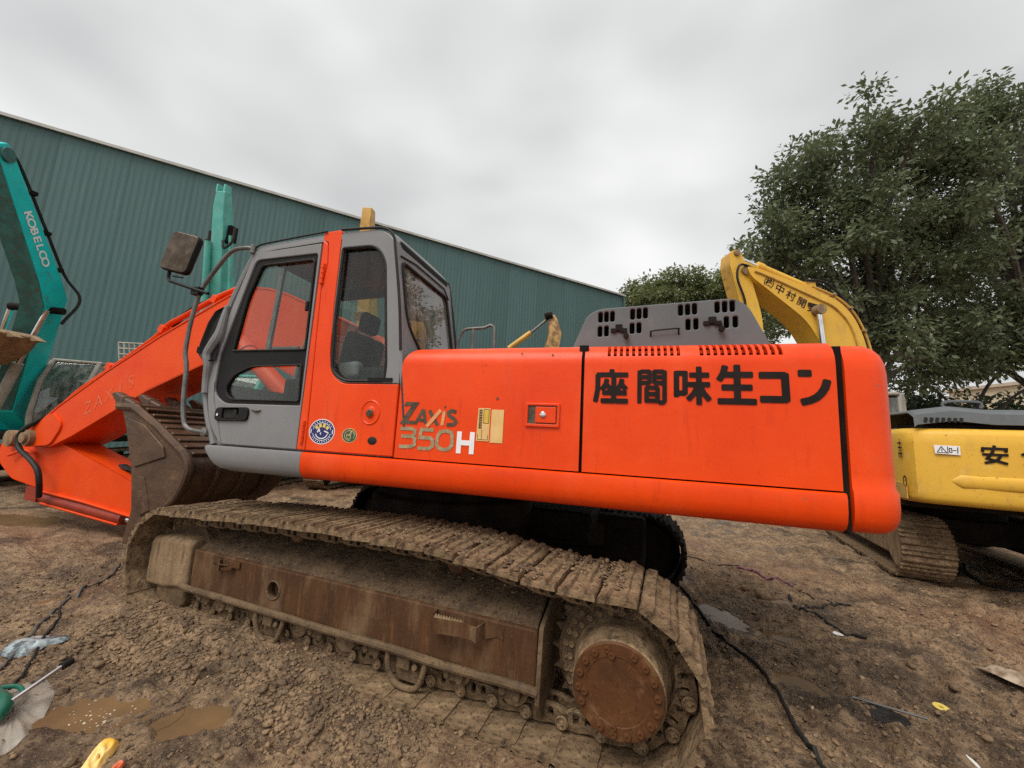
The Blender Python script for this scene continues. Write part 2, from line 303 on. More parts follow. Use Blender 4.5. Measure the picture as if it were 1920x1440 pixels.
def ghm(x, y):
    x = np.asarray(x, float); y = np.asarray(y, float); far = sstep(8, 30, np.hypot(x, y))
    z = -.08+.07*fbm(x, y, .45, 3, 3)+.07*(billow(x+.3*y, y, 1.6, 11)-.25)+.05*(billow(x, y, 4.7, 21)-.25)+.048*(billow(x, y, 11, 31)-.25)
    z = z+.027*(billow(x, y, 27, 41)-.25)*(1-far)
    # ruts and pressed ridges running away on the right
    w = .55*x-.83*y; m = sstep(.3, 1.6, x)*(1-sstep(9, 14, np.hypot(x, y))); z = z+m*.05*(np.abs(np.sin(w*4.2+3*fbm(x, y, .7, 2, 5)))-.5)
    w2 = .3*x+.95*y; m2 = sstep(-4.5, -6.0, x)*sstep(4, 1, np.abs(y-.5)); z = z+m2*.03*(np.abs(np.sin(w2*7+4*fbm(x, y, .6, 2, 8)))-.5)
    # old track prints: rows of grouser bars pressed into the mud
    for (ox, oy, an, wid, dep) in ((2.3, 1.2, 52, .34, .05), (3.6, 2.6, 60, .34, .05), (-4.2, 1.9, 160, .3, .04), (2.2, 5.6, 70, .34, .05)):
        a = math.radians(an); p = (x-ox)*math.cos(a)+(y-oy)*math.sin(a); q = -(x-ox)*math.sin(a)+(y-oy)*math.cos(a)+.12*np.sin(p*.7)
        mk_ = (1-sstep(wid*.85, wid*1.05, np.abs(q)))*sstep(-4.5, -3.6, p)*(1-sstep(3.6, 4.5, p))*(.4+1.1*vnoise(x*1.7, y*1.7, 97)); z = z+mk_*(-dep*.6+dep*np.abs(np.sin(p*math.pi/.105))*.7)
        rg = np.exp(-((np.abs(q)-wid*1.25)/.07)**2)*sstep(-4.5, -3.6, p)*(1-sstep(3.6, 4.5, p)); z = z+rg*.05*vnoise(x*6, y*6, 98)
    # the near track: pressed flat, mud pushed up along its outer side towards the front
    for sg in (-1, 1):
        dx = x+1.85; dy = y-1.5; u = dx*CA-dy*SA; v = (dx*SA+dy*CA)*sg
        ing = sstep(.9, 1.0, v)*(1-sstep(1.74, 1.84, v))*sstep(-2.5, -2.2, u)*(1-sstep(2.3, 2.45, u))
        tgt = -.088+.085*(1-sstep(-.3, .9, u))+.02*fbm(x, y, 3, 3, 77)*(1-sstep(.4, 1.0, u))+.012*billow(x, y, 11, 51)*(1-sstep(.6, 1.0, u))
        z = z*(1-ing)+tgt*ing
        rim = sstep(1.66, 1.72, v)*(1-sstep(1.85, 2.1, v))*sstep(-2.4, -2.2, u)*(1-sstep(2.3, 2.5, u)); z = z*(1-rim)+np.maximum(z, -.062+.02*fbm(x, y, 9, 3, 83))*rim
        be = np.exp(-((v-1.92)/.13)**2)*sstep(-2.6, -2.0, u)*(1-sstep(.5, 1.4, u)); z = z+be*.035*(1+2*fbm(x, y, 4, 3, 61))
        fb = np.exp(-((u+2.5)/.16)**2)*sstep(.9, 1.1, v)*(1-sstep(1.7, 1.95, v)); z = z+fb*.14*(.7+2*fbm(x, y, 4, 3, 63))
    for cx, cy, rx, ry, rot, lev in PUD:
        a = math.radians(rot); dx = x-cx; dy = y-cy; p = (dx*math.cos(a)+dy*math.sin(a))/rx; q = (-dx*math.sin(a)+dy*math.cos(a))/ry
        d = np.sqrt(p*p+q*q)*(1+.9*fbm(x, y, 3.2/max(rx, .2), 4, 71)+.5*fbm(x, y, 16, 3, 73)); inn = 1-sstep(.55, 1.0, d)
        ring = sstep(.85, 1.05, d)*(1-sstep(1.3, 2.0, d)); z = np.where(ring > 0, z*(1-ring)+np.maximum(z, lev+.008)*ring, z)
        z = z*(1-inn)+(lev-.03)*inn
    return z
def gh(x, y): return float(ghm(np.array([x]), np.array([y]))[0])
def axis(a, b, st, lo, hi, g):
    m = list(np.arange(a, b, st)); s = st
    while m[-1] < hi: s *= g; m.append(m[-1]+s)
    s = st; f = [a]
    while f[-1] > lo: s *= g; f.append(f[-1]-s)
    return np.array(f[:0:-1]+m)
ax = axis(-6.0, 4.0, .0165, -900, 900, 1.06); ay = axis(-1.8, 3.2, .0165, -60, 1200, 1.04)
gx2, gy2 = np.meshgrid(ax, ay); gzz = ghm(gx2.ravel(), gy2.ravel()); nx_, ny_ = len(ax), len(ay)
me = bpy.data.meshes.new('ground'); me.vertices.add(nx_*ny_); me.vertices.foreach_set('co', np.stack([gx2.ravel(), gy2.ravel(), gzz], 1).ravel())
ii = (np.arange(ny_-1)[:, None]*nx_+np.arange(nx_-1)[None, :]).ravel(); quads = np.stack([ii, ii+1, ii+1+nx_, ii+nx_], 1).ravel(); nq = len(ii)
me.loops.add(nq*4); me.loops.foreach_set('vertex_index', quads); me.polygons.add(nq); me.polygons.foreach_set('loop_start', np.arange(0, nq*4, 4)); me.polygons.foreach_set('loop_total', np.full(nq, 4))
me.update(calc_edges=True); me.polygons.foreach_set('use_smooth', np.ones(nq, bool))
def mud_material():
    m = bpy.data.materials.new('churned_mud'); m.use_nodes = True; nt = m.node_tree; B = nt.nodes['Principled BSDF']; L = nt.links
    n1 = noise(nt, .7, 6, .6); r1 = ramp(nt, .36, .64, (.125, .073, .037), (.215, .13, .069)); L.new(n1.outputs[0], r1.inputs[0])
    n2 = noise(nt, 7, 9, .72); r2 = ramp(nt, .42, .62, (0, 0, 0), (1, 1, 1)); L.new(n2.outputs[0], r2.inputs[0])
    c = mixc(nt, r2.outputs[0], r1.outputs[0], (.38, .25, .14))
    n3 = noise(nt, 1.6, 7, .65); r3 = ramp(nt, .5, .62, (0, 0, 0), (.85,)*3); L.new(n3.outputs[0], r3.inputs[0]); c = mixc(nt, r3.outputs[0], c, (.05, .031, .018))
    n4 = noise(nt, 38, 5, .6); r4 = ramp(nt, .54, .62, (0, 0, 0), (.8,)*3); L.new(n4.outputs[0], r4.inputs[0]); c = mixc(nt, r4.outputs[0], c, (.03, .02, .014))
    n5 = noise(nt, .25, 4, .5); r5 = ramp(nt, .48, .62, (0, 0, 0), (.5,)*3); L.new(n5.outputs[0], r5.inputs[0]); c = mixc(nt, r5.outputs[0], c, (.27, .125, .06))
    n6 = noise(nt, 62, 5, .65); r6 = ramp(nt, .6, .67, (0, 0, 0), (.75,)*3); L.new(n6.outputs[0], r6.inputs[0]); c = mixc(nt, r6.outputs[0], c, (.46, .34, .23))
    L.new(c, B.inputs['Base Color'])
    mr = nt.nodes.new('ShaderNodeMapRange'); mr.inputs[3].default_value = .78; mr.inputs[4].default_value = .16; L.new(r3.outputs[0], mr.inputs[0]); L.new(mr.outputs[0], B.inputs['Roughness'])
    nb = noise(nt, 26, 8, .68); b1 = nt.nodes.new('ShaderNodeBump'); b1.inputs['Distance'].default_value = .045; b1.inputs['Strength'].default_value = 1; L.new(nb.outputs[0], b1.inputs['Height'])
    nb2 = noise(nt, 95, 4, .6); b2 = nt.nodes.new('ShaderNodeBump'); b2.inputs['Distance'].default_value = .008; L.new(nb2.outputs[0], b2.inputs['Height']); L.new(b2.outputs[0], b1.inputs['Normal'])
    L.new(b1.outputs[0], B.inputs['Normal']); B.inputs['Specular IOR Level'].default_value = .5
    return m
MUDM = mud_material(); ground = put('ground', me, MUDM); tag(ground, 'churned wet brown mud of the machine yard', None, kind='structure')
WATER = mk('muddy_water', (.19, .115, .055), (.125, .078, .04), 3, .35, .65, rough=.26, spec=.15, bump=.001, bsc=9)
for cx, cy, rx, ry, rot, lev in PUD:
    a = math.radians(rot); P = []
    for k in range(28):
        t = 2*math.pi*k/28; u, v = rx*1.3*math.cos(t), ry*1.3*math.sin(t); P.append((cx+u*math.cos(a)-v*math.sin(a), cy+u*math.sin(a)+v*math.cos(a), lev))
    mb = MB(); mb.add(P, [tuple(range(28))]); tag(mb.build('puddle', WATER), 'puddle of brown water in the mud', None, kind='structure')
# loose clods and pebbles
def ico():
    b = bmesh.new(); bmesh.ops.create_icosphere(b, subdivisions=1, radius=1); v = np.array([x.co[:] for x in b.verts]); f = np.array([[q.index for q in p.verts] for p in b.faces]); b.free(); return v, f
IV, IF = ico()
def ico2():
    b = bmesh.new(); bmesh.ops.create_icosphere(b, subdivisions=2, radius=1); v = np.array([x.co[:] for x in b.verts]); f = np.array([[q.index for q in p.verts] for p in b.faces]); b.free(); return v, f
IV2, IF2 = ico2()
def scatter(name, x, y, z, s, mat, label, flat=.7, parent=None, IV=IV, IF=IF, jit=.4):
    n = len(x); nv = len(IV); R = RNG.normal(size=(n, 3, 3)); Q = np.linalg.qr(R)[0]
    V = IV[None]*(1+RNG.uniform(-jit, jit, (n, nv, 1)))*RNG.uniform(.6, 1.25, (n, 1, 3)); V = np.einsum('nij,nvj->nvi', Q, V); V[:, :, 2] *= flat
    V = V*s[:, None, None]+np.stack([x, y, z], 1)[:, None, :]
    F = (IF[None]+(np.arange(n)*nv)[:, None, None]).reshape(-1, 3)
    me = bpy.data.meshes.new(name); me.vertices.add(n*nv); me.vertices.foreach_set('co', V.ravel()); me.loops.add(F.size); me.loops.foreach_set('vertex_index', F.ravel())
    me.polygons.add(len(F)); me.polygons.foreach_set('loop_start', np.arange(0, F.size, 3)); me.polygons.foreach_set('loop_total', np.full(len(F), 3)); me.update(calc_edges=True)
    me.polygons.foreach_set('use_smooth', np.ones(len(F), bool))
    o = put(name, me, mat, parent); o['kind'] = 'stuff'
    if label: o['label'] = label
    return o
n = 26000; cx_ = RNG.uniform(-6.2, 4.6, n); cy_ = -1.9+6.2*RNG.uniform(0, 1, n)**1.35
dens = vnoise(cx_*1.3, cy_*1.3, 91); keep = RNG.uniform(0, 1, n) < .25+.9*dens; cx_, cy_ = cx_[keep], cy_[keep]
bx_ = RNG.uniform(-2.1, 1.0, 3800); bv = RNG.normal(1.95, .16, 3800); cx_ = np.concatenate([cx_, -1.85+bx_*CA-bv*SA]); cy_ = np.concatenate([cy_, 1.5-bx_*SA-bv*CA])
inp = np.zeros(len(cx_), bool)
for px_, py_, rx, ry, rot, lev in PUD: inp |= ((cx_-px_)**2+(cy_-py_)**2) < (max(rx, ry)*.95)**2
cx_, cy_ = cx_[~inp], cy_[~inp]; s_ = np.clip(np.exp(RNG.normal(-4.75, .5, len(cx_))), .004, .03)
CLODM = mk('mud_clod', (.13, .08, .043), (.28, .18, .10), 5, .38, .62, .75, rough2=.5, bump=.012, bsc=70, layers=[((.045, .028, .017), 1.4, .5, .64, None, .8), ((.035, .022, .014), 70, .56, .63, None, .7), ((.33, .23, .14), 80, .63, .7, None, .7)])
big = s_ > .0125
scatter('mud_crumbs', cx_[~big], cy_[~big], ghm(cx_[~big], cy_[~big])+s_[~big]*.25, s_[~big], CLODM, 'small crumbs of brown mud over the yard')
scatter('mud_clods', cx_[big], cy_[big], ghm(cx_[big], cy_[big])+s_[big]*.15, s_[big], CLODM, 'loose clods of brown mud over the yard', .65, None, IV2, IF2, .3)
n = 420; px_ = RNG.uniform(-6, 4.5, n); py_ = RNG.uniform(-1.8, 4.2, n); ps_ = np.clip(np.exp(RNG.normal(-4.9, .4, n)), .004, .018)
scatter('pale_pebbles', px_, py_, ghm(px_, py_)+ps_*.4, ps_, mk('pale_stone', (.5, .43, .33), (.33, .22, .14), 2, rough=.7), 'small pale stones and chips in the mud', .6)
# ================================================================== the orange excavator
EX = thing('orange_excavator', 'large orange and grey crawler excavator filling the foreground, boom folded to the left', 'excavator', T(-1.85, 1.5, -.08))
WORLDROOTS.add(EX.name)
# ---- undercarriage (turned 4.6 degrees against the house)
TM = T(-1.85, 1.5, 0) @ RZ(-4.6)
def track_path(us, ui, zc, R, top):      # closed loop of (u, z) for the shoe mid-line, equal steps
    P = []
    for k in range(25): a = math.radians(90-180*k/24); P.append((us+R*math.cos(a), zc+R*math.sin(a)))
    for k in range(25): a = math.radians(270-180*k/24); P.append((ui+R*math.cos(a), zc+R*math.sin(a)))
    P += top
    return P
def resample(P, n, off=0.):
    P = [np.array(p) for p in P]; P.append(P[0]); d = [0]
    for a, b in zip(P, P[1:]): d.append(d[-1]+float(np.linalg.norm(b-a)))
    tot = d[-1]; out = []
    for k in range(n):
        def at(s):
            s %= tot; i = max(j for j in range(len(d)-1) if d[j] <= s); f = (s-d[i])/(d[i+1]-d[i]+1e-9); return P[i]*(1-f)+P[i+1]*f
        s = (k+off)*tot/n; p = at(s); q = at(s+.03)-at(s-.03); out.append((p[0], p[1], math.atan2(q[1], q[0])))
    return out, tot/n
def shoe_mesh(pitch, w, t=.028, g=.026, seed=0, rough=.003):
    rnd = random.Random(seed); h = pitch/2
    top = [(-h-.012, .0), (-h+.012, .012), (-h+.03, .012+g*.9), (-h+.05, .012+g*.9), (-h+.068, .012), (-.012, .012), (-.006, .012+g), (.016, .012+g), (.022, .012), (h-.062, .012), (h-.05, .012+g), (h-.03, .012+g), (h-.02, .008), (h+.002, -.004)]
    if g < .01: top = [(-h+.004, -.004), (-h+.01, .012), (-h+.03, .02), (-.055, .016), (-.045, .032), (-.022, .031), (-.012, .013), (.03, .013), (.042, .03), (.06, .03), (h-.035, .014), (h-.02, .01), (h-.012, .004), (h-.008, -.006)]
    prof = top+[(top[-1][0], -.02), (top[0][0], -.016)]
    nY = 11; rows = []
    for j in range(nY):
        y = -w/2+w*j/(nY-1); jj = rnd.uniform(-.004, .004)
        rows.append([(x+rnd.uniform(-.0025, .0025)+(jj if i < 14 else 0), y+(rnd.uniform(-.006, .006) if j in (0, nY-1) else 0), z+rnd.uniform(-rough, rough)) for i, (x, z) in enumerate(prof)])
    mb = MB(); mb.grid(rows, closed=True); n = len(prof)
    mb.f += [tuple(range(n-1, -1, -1)), tuple((nY-1)*n+k for k in range(n))]
    return mb.mesh('track_shoe', 40)
TOP = [(-1.6, .80), (-1.2, .825), (-.86, .845), (-.4, .86), (0, .87), (.4, .875), (.85, .87), (1.1, .845), (1.4, .805), (1.7, .785)]
PATH = track_path(1.93, -1.9, .37, .415, TOP)
shoes, pitch = resample(PATH, 48)
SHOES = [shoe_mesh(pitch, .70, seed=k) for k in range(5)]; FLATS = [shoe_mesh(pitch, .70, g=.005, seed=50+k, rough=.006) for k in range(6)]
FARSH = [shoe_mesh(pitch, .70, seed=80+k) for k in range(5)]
for m_ in FARSH: m_.materials.append(DARK)  # far shoes are muddy too; shade under the house is painted in as black
LINK = plate_mesh('track_link', rp([(-pitch/2-.035, -.02, .03), (-pitch/2-.03, .045, .03), (-.03, .05, .02), (.03, .035, .02), (pitch/2+.02, .045, .04), (pitch/2+.035, -.045, .04), (pitch/2-.05, -.06, .02), (-pitch/2+.05, -.06, .02)], .02),
                  [rp([(-.055, -.045), (-.022, -.045), (-.022, .012), (-.055, .012)], .014), rp([(.012, -.045), (.045, -.045), (.045, .004), (.012, .004)], .014)], t=.035, bev=.005)
pb = MB(); pb.lathe([(.022, -.012), (.034, -.012), (.036, .0), (.03, .004), (.028, -.002), (.012, -.002), (.01, .003), (0.001, .003)], 18, T(pitch/2-.005, -.03, 0) @ RX(90))
PINB = pb.mesh('pin')
def undercarriage_side(sgn, full):
    SH_M = SHOES if full else FARSH  # far side: shoes, idler, sprocket and drive carry painted-in shade
    fm = MB()
    w = lambda q: sgn*q          # outward distance -> local y
    prof = [(w(1.52), .2), (w(1.52), .53), (w(1.44), .585), (w(1.2), .66), (w(1.08), .66), (w(1.08), .2)]
    fm.prism(prof, -1.62, 1.47, 'x')
    fr = fm.build('track_frame', DARKMUD, EX, bevel=.02, M=TM)
    # the shoes
    for k, (u, z, a) in enumerate(shoes):
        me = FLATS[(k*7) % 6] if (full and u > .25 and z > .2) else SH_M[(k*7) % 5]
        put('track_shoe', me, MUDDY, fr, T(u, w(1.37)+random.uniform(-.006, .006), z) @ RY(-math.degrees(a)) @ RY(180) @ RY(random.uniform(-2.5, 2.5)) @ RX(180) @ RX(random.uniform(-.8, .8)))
    mi = MB()
    ih = T(-1.9, w(1.36), .37) @ RX(90)
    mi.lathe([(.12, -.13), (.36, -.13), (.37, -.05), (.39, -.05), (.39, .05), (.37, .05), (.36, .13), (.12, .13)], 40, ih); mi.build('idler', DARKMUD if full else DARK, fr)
    for u in (-1.3, -.85, -.4, .05, .5, .95, 1.33):
        mb = MB(); mb.lathe([(.05, -.2), (.09, -.2), (.1, -.13), (.085, -.12), (.085, .12), (.1, .13), (.09, .2), (.05, .2)], 20, T(u, w(1.33), .13) @ RX(90)); mb.build('roller', MUDDY, fr)
    sp = MB(); n = 21; po = []
    for k in range(n*4):
        a = 2*math.pi*k/(n*4); r = (.345, .365, .415, .365)[k % 4] if full else .385; po.append((1.93+r*math.cos(a), .37+r*math.sin(a)))
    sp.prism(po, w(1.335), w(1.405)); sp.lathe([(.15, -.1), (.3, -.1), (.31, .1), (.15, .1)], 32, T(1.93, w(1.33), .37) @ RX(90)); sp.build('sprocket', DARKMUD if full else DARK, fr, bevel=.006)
    if not full:
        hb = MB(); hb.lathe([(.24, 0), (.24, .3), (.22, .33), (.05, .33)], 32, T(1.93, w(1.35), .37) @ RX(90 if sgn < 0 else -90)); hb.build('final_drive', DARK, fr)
        return fr
    # outer face of the beam with its round hole
    plate('beam_side', RUST, rp([(-1.63, .19, .02), (1.48, .19, .02), (1.48, .5, .03), (-1.63, .5, .03)]), [circ(-.64, .34, .062, 24, .062)], y=-1.55, t=.06, bev=.014, parent=fr)
    hm = MB(); hm.tube([(-.64+.066*math.cos(a), -1.581, .34+.066*math.sin(a)) for a in [2*math.pi*k/24 for k in range(24)]], .008, 6, closed=True); hm.build('hole_rim', CASTMUD, fr)
    tm = MB(); tm.prism([(-1.575, .487), (-1.44, .575), (-1.2, .668), (-1.2, .655), (-1.44, .56), (-1.565, .475)], -1.61, 1.47, 'x'); tm.build('beam_top', DARKMUD, fr, bevel=.008)
    rm = MB(); rm.tube([(-1.72, -1.6, .2)]+[(u, -1.6+.004*math.sin(u*5), .188-.002*math.cos(u*7)) for u in np.linspace(-1.6, 1.4, 30)]+[(1.5, -1.6, .185)], .026, 10); rm.build('beam_rail', CASTMUD, fr)
    plate('beam_end_plate', CASTMUD, rp([(-1.62, .13, .01), (-1.585, .52, .03), (-1.2, .67), (-1.1, .2), (-1.45, .02), (-1.56, .03)], .02), y=0, t=.028, bev=.006, parent=fr, PM=T(1.5, 0, 0) @ RZ(90))
    # idler guard casting
    gm = MB()
    rows = []
    for (u, zt, zb, wo) in [(-2.3, .42, .2, 1.42), (-2.27, .5, .15, 1.56), (-2.2, .535, .12, 1.6), (-1.95, .56, .13, 1.605), (-1.7, .565, .17, 1.6), (-1.655, .55, .18, 1.585)]:
        rows.append([(u, -wo+.02, zb), (u, -wo, zb+.03), (u, -wo, (zt+zb)/2), (u, -wo, zt-.04), (u, -wo+.03, zt), (u, -1.2, zt+.05), (u, -1.2, zb)])
    gm.grid(rows, closed=True); n = 7; gm.f += [tuple(range(n)), tuple(5*n+k for k in range(n))]
    gm.build('idler_guard', MUDTAN, fr, bevel=.018, ang=50)
    fm2 = MB(); fm2.prism([(-2.1, .2), (-1.68, .2), (-1.7, .02), (-1.75, -.03), (-2.02, -.01), (-2.1, .05)], -1.57, -1.42); fm2.build('guard_foot', CASTMUD, fr, bevel=.03)
    ym = MB(); ym.lathe([(.0, 0), (.2, 0), (.26, .04), (.26, .2), (0, .2)], 28, T(-1.9, -1.45, .45) @ RX(-90)); ym.build('idler_hub', MUDTAN, fr)
    # carrier rollers
    for u in (-.62, .85):
        mb = MB(); mb.lathe([(.01, 0), (.058, 0), (.062, .012), (.072, .02), (.072, .18), (.03, .18)], 24, T(u, -1.46, .735) @ RX(-90)); mb.build('carrier_roller', RUST, fr)
        mb = MB(); mb.box((u+.12, -1.26, .70), (.2, .09, .05)); mb.box((u+.03, -1.22, .66), (.1, .08, .16)); mb.build('carrier_bracket', RUST, fr, bevel=.01)
    # roller caps under the rail, with bolts
    for k, u in enumerate((-1.42, -1.12, -.18, .32, .95, 1.32)):
        mb = MB(); mb.box((u, -1.52, .14), (.13, .12, .085), taper=1.1); mb.cyl((u-.04, -1.595, .135), (u-.04, -1.56, .135), .024, n=8); mb.cyl((u+.045, -1.59, .11), (u+.045, -1.56, .11), .022, n=8)
        mb.build('roller_cap', CASTMUD, fr, bevel=.022, seg=3)
    for u in (-.62, .62):
        mb = MB(); mb.tube(spline([(u-.15, -1.59, .18), (u-.14, -1.6, .1), (u-.09, -1.6, .015), (u, -1.6, -.01), (u+.09, -1.6, .012), (u+.13, -1.6, .1), (u+.14, -1.59, .18)], 5), .02, 8); mb.box((u, -1.54, .07), (.2, .04, .14)); mb.box((u-.03, -1.57, .12), (.1, .05, .07)); mb.cyl((u+.06, -1.6, .12), (u+.06, -1.56, .1), .022, n=8)
        mb.build('track_guard', CASTMUD, fr, bevel=.008)
    # steps
    sm = MB(); path = [(.78, -1.575), (.8, -1.58), (.815, -1.66), (.84, -1.675), (1.04, -1.672), (1.1, -1.68), (1.13, -1.67), (1.155, -1.6), (1.22, -1.585), (1.27, -1.584)]
    rows = []
    for k, (u, y) in enumerate(path): rows.append([(u, y, .40+.012*math.sin(k*1.7)), (u, y, .475+.006*((k*5) % 3))])
    sm.grid(rows); sm.build('step', RUST, fr, solid=.012)
    sm = MB(); rows = []
    for k in range(22):
        t = k/21; rows.append([(.84+.2*t, -1.668, .47), (.84+.2*t, -1.668, .485+.016*(k % 2))])
    sm.grid(rows); sm.build('step_tread', MUDTAN, fr, solid=.008)
    sm = MB(); sm.box((-1.25, -1.6, .435), (.03, .05, .09), RZ(10)); sm.box((-1.15, -1.6, .42), (.12, .04, .02), RY(-8)); sm.box((-1.2, -1.588, .455), (.34, .014, .05)); sm.tube(spline([(-1.24, -1.62, .45), (-1.17, -1.64, .455), (-1.1, -1.63, .46)], 4), .006, 5); sm.build('broken_step', RUST, fr, bevel=.005)
    # chain links with pins
    for k, (u, z, a) in enumerate(shoes):
        inner = -.055
        nx, nz_ = math.sin(a), -math.cos(a)
        for dy in ((-.11, 0) if (z < .5 or u > 1.8) else (-.11,)):
            uu, zz = u+nx*.075, z+nz_*.075
            lm = put('track_link', LINK, MUDDY, fr, T(uu, -1.37+dy, zz) @ RY(-math.degrees(a)) @ RY(180) @ RX(180))
            if dy < 0 and (z < .5 or u > 1.8): put('pin', PINB, MUDDY, fr, lm.matrix_basis @ T(0, .02, 0) @ RX(180))
    # final drive: flange, bolt ring, drum and the rusty round cap
    C = T(1.94, -1.40, .365) @ RX(90)
    mb = MB(); mb.lathe([(.37, -.02), (.375, 0), (.37, .02), (.345, .03), (.345, .05), (.3, .055), (.1, .055)], 64, C); mb.build('drive_flange', DARKMUD, fr, ang=30)
    mb = MB(); mb.lathe([(.305, .05), (.31, .075), (.3, .085), (.1, .085)], 64, C); mb.build('drive_ring', DARKMUD, fr, ang=30)
    mb = MB(); mb.lathe([(.272, .07), (.255, .11), (.245, .2), (.236, .235), (.232, .29), (.222, .298), (.1, .298)], 64, C); mb.build('drive_drum', MUDDY, fr, ang=30)
    mb = MB(); mb.lathe([(.224, .29), (.224, .305), (.218, .312), (.16, .312), (.155, .309), (.01, .309)], 64, C); cap = mb.build('drive_cap', RUSTCAP, fr, ang=30)
    bl = MB(); bl.lathe([(.0185, -.004), (.0195, .004), (.016, .012), (.009, .013), (.007, .008), (.0005, .008)], 12); BOLT = bl.mesh('bolt'); RBOLT = bl.mesh('ring_bolt')
    for k in range(18):
        if k in (4, 11): continue
        a = 2*math.pi*k/18+.1; put('bolt', BOLT, RUSTCAP, cap, C @ T(.193*math.cos(a), .193*math.sin(a), .312))
    for a in (1.75, 3.35, 4.6): put('bolt', BOLT, RUSTCAP, cap, C @ T(.165*math.cos(a), .165*math.sin(a), .312))
    for k in range(28):
        a = 2*math.pi*k/28; put('ring_bolt', RBOLT, MUDDY, fr, C @ T(.288*math.cos(a), .288*math.sin(a), .083))
    for k in range(30):
        a = 2*math.pi*k/30+.05; put('ring_bolt', RBOLT, MUDDY, fr, C @ T(.325*math.cos(a), .325*math.sin(a), .05))
    return fr
FRN = undercarriage_side(-1, True)
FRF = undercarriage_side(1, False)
mb = MB(); mb.lathe([(.5, .7), (.85, .72), (.85, .98), (.78, 1.0), (.78, 1.14), (.7, 1.17), (.1, 1.17)], 40)
mb.box((0, 0, .62), (1.5, 2.3, .3)); mb.box((.95, -.75, .6), (1.0, .6, .26), RZ(-25)); mb.box((.95, .75, .6), (1.0, .6, .26), RZ(25)); mb.box((-.95, -.75, .6), (1.0, .6, .26), RZ(25)); mb.box((-.95, .75, .6), (1.0, .6, .26), RZ(-25))
mb.build('centre_frame', DARK, EX, bevel=.03, M=TM)
mb = MB(); mb.box((1.45, .92, .55), (1.0, .34, .5)); mb.box((1.0, .6, .72), (.9, .7, .3)); mb.build('motor_cover', DARK, EX, bevel=.04, M=TM)

# ---- house: chassis, sill, side doors, counterweight
mb = MB(); mb.box((-.6, 1.5, 1.36), (3.5, 2.7, .3)); mb.box((-.55, 1.55, 1.75), (3.3, 2.6, .8)); mb.box((-2.75, 2.35, 1.6), (1.5, 1.1, .75)); mb.box((-2.6, 1.25, 1.35), (1.9, .35, .3)); mb.build('chassis', DARK, EX, bevel=.02)
mb = MB(); mb.box((-2.7, 2.4, 2.06), (1.7, 1.1, .25)); mb.box((-.7, 2.45, 2.2), (1.9, 1.05, .12)); mb.build('fuel_tank', ORANGE, EX, bevel=.05, seg=3)
SEC = [(.06, 1.392), (.0, 1.392), (-.014, 1.383), (-.018, 1.36), (-.016, 1.29), (-.006, 1.24), (.015, 1.205), (.05, 1.183), (.12, 1.176), (.6, 1.176)]
def sill(name, xs, mat):
    mb = MB(); rows = []
    for x, lift in xs: rows.append([(x, y, z if z > 1.375 else max(z, 1.176+lift)+(lift*.0)) for y, z in SEC])
    mb.grid(rows); return mb.build(name, mat, EX, solid=.02)
sill('side_sill', [(-2.527, 0), (-1.5, 0), (-.3, 0), (1.104, 0)], ORANGE)
sill('cab_sill', [(-3.575, .19), (-3.55, .15), (-3.51, .10), (-3.46, .055), (-3.4, .025), (-3.3, .006), (-3.0, 0), (-2.53, 0)], GREY)
PAN = [(0, 1.402), (0, 1.8), (0, 2.10), (.003, 2.13), (.01, 2.158), (.024, 2.188), (.047, 2.215), (.08, 2.236), (.12, 2.25), (.2, 2.258), (.6, 2.262)]
def panel(name, x0, x1, left=0, slots=(), zlo=2.165, zhi=2.236):
    xs = [x0, x1]; b = []
    for s0, s1 in slots: b += [s0, s1]
    xs = sorted(set(xs+b)); mb = MB(); rows = []
    for i, x in enumerate(xs):
        rows.append([(x+(left*max(0, (z-2.1)/.15)**2 if i == 0 else 0), y, z) for y, z in PAN])
    sl = [((a+b_)/2) for a, b_ in slots]
    def skip(i, k):
        xm = (xs[i]+xs[i+1])/2; zm = (PAN[k][1]+PAN[k+1][1])/2
        return zlo < zm < zhi+.01 and any(a < xm < c for a, c in slots)
    mb.grid(rows, skip=skip); return mb.build(name, ORANGE, EX, solid=.018, ang=50)
PA = panel('side_door', -1.685, -.323, .085)
SLOTS = [(-.155+.0385*k, -.155+.0385*k+.02) for k in range(12)]+[(.40+.0385*k, .40+.0385*k+.022) for k in range(12)]
PB = panel('engine_door', -.302, 1.094, 0, SLOTS)
mb = MB()
for x0, x1 in ((-.19, .33), (.37, .9)):
    for z in (2.15, 2.2): mb.box(((x0+x1)/2, .11, z), (x1-x0, .03, .02))
    for k in range(7): mb.box((x0+(x1-x0)*(k+.5)/7, .13, 2.17), (.012, .04, .12))
mb.build('vent_baffle', ORANGE2, EX)
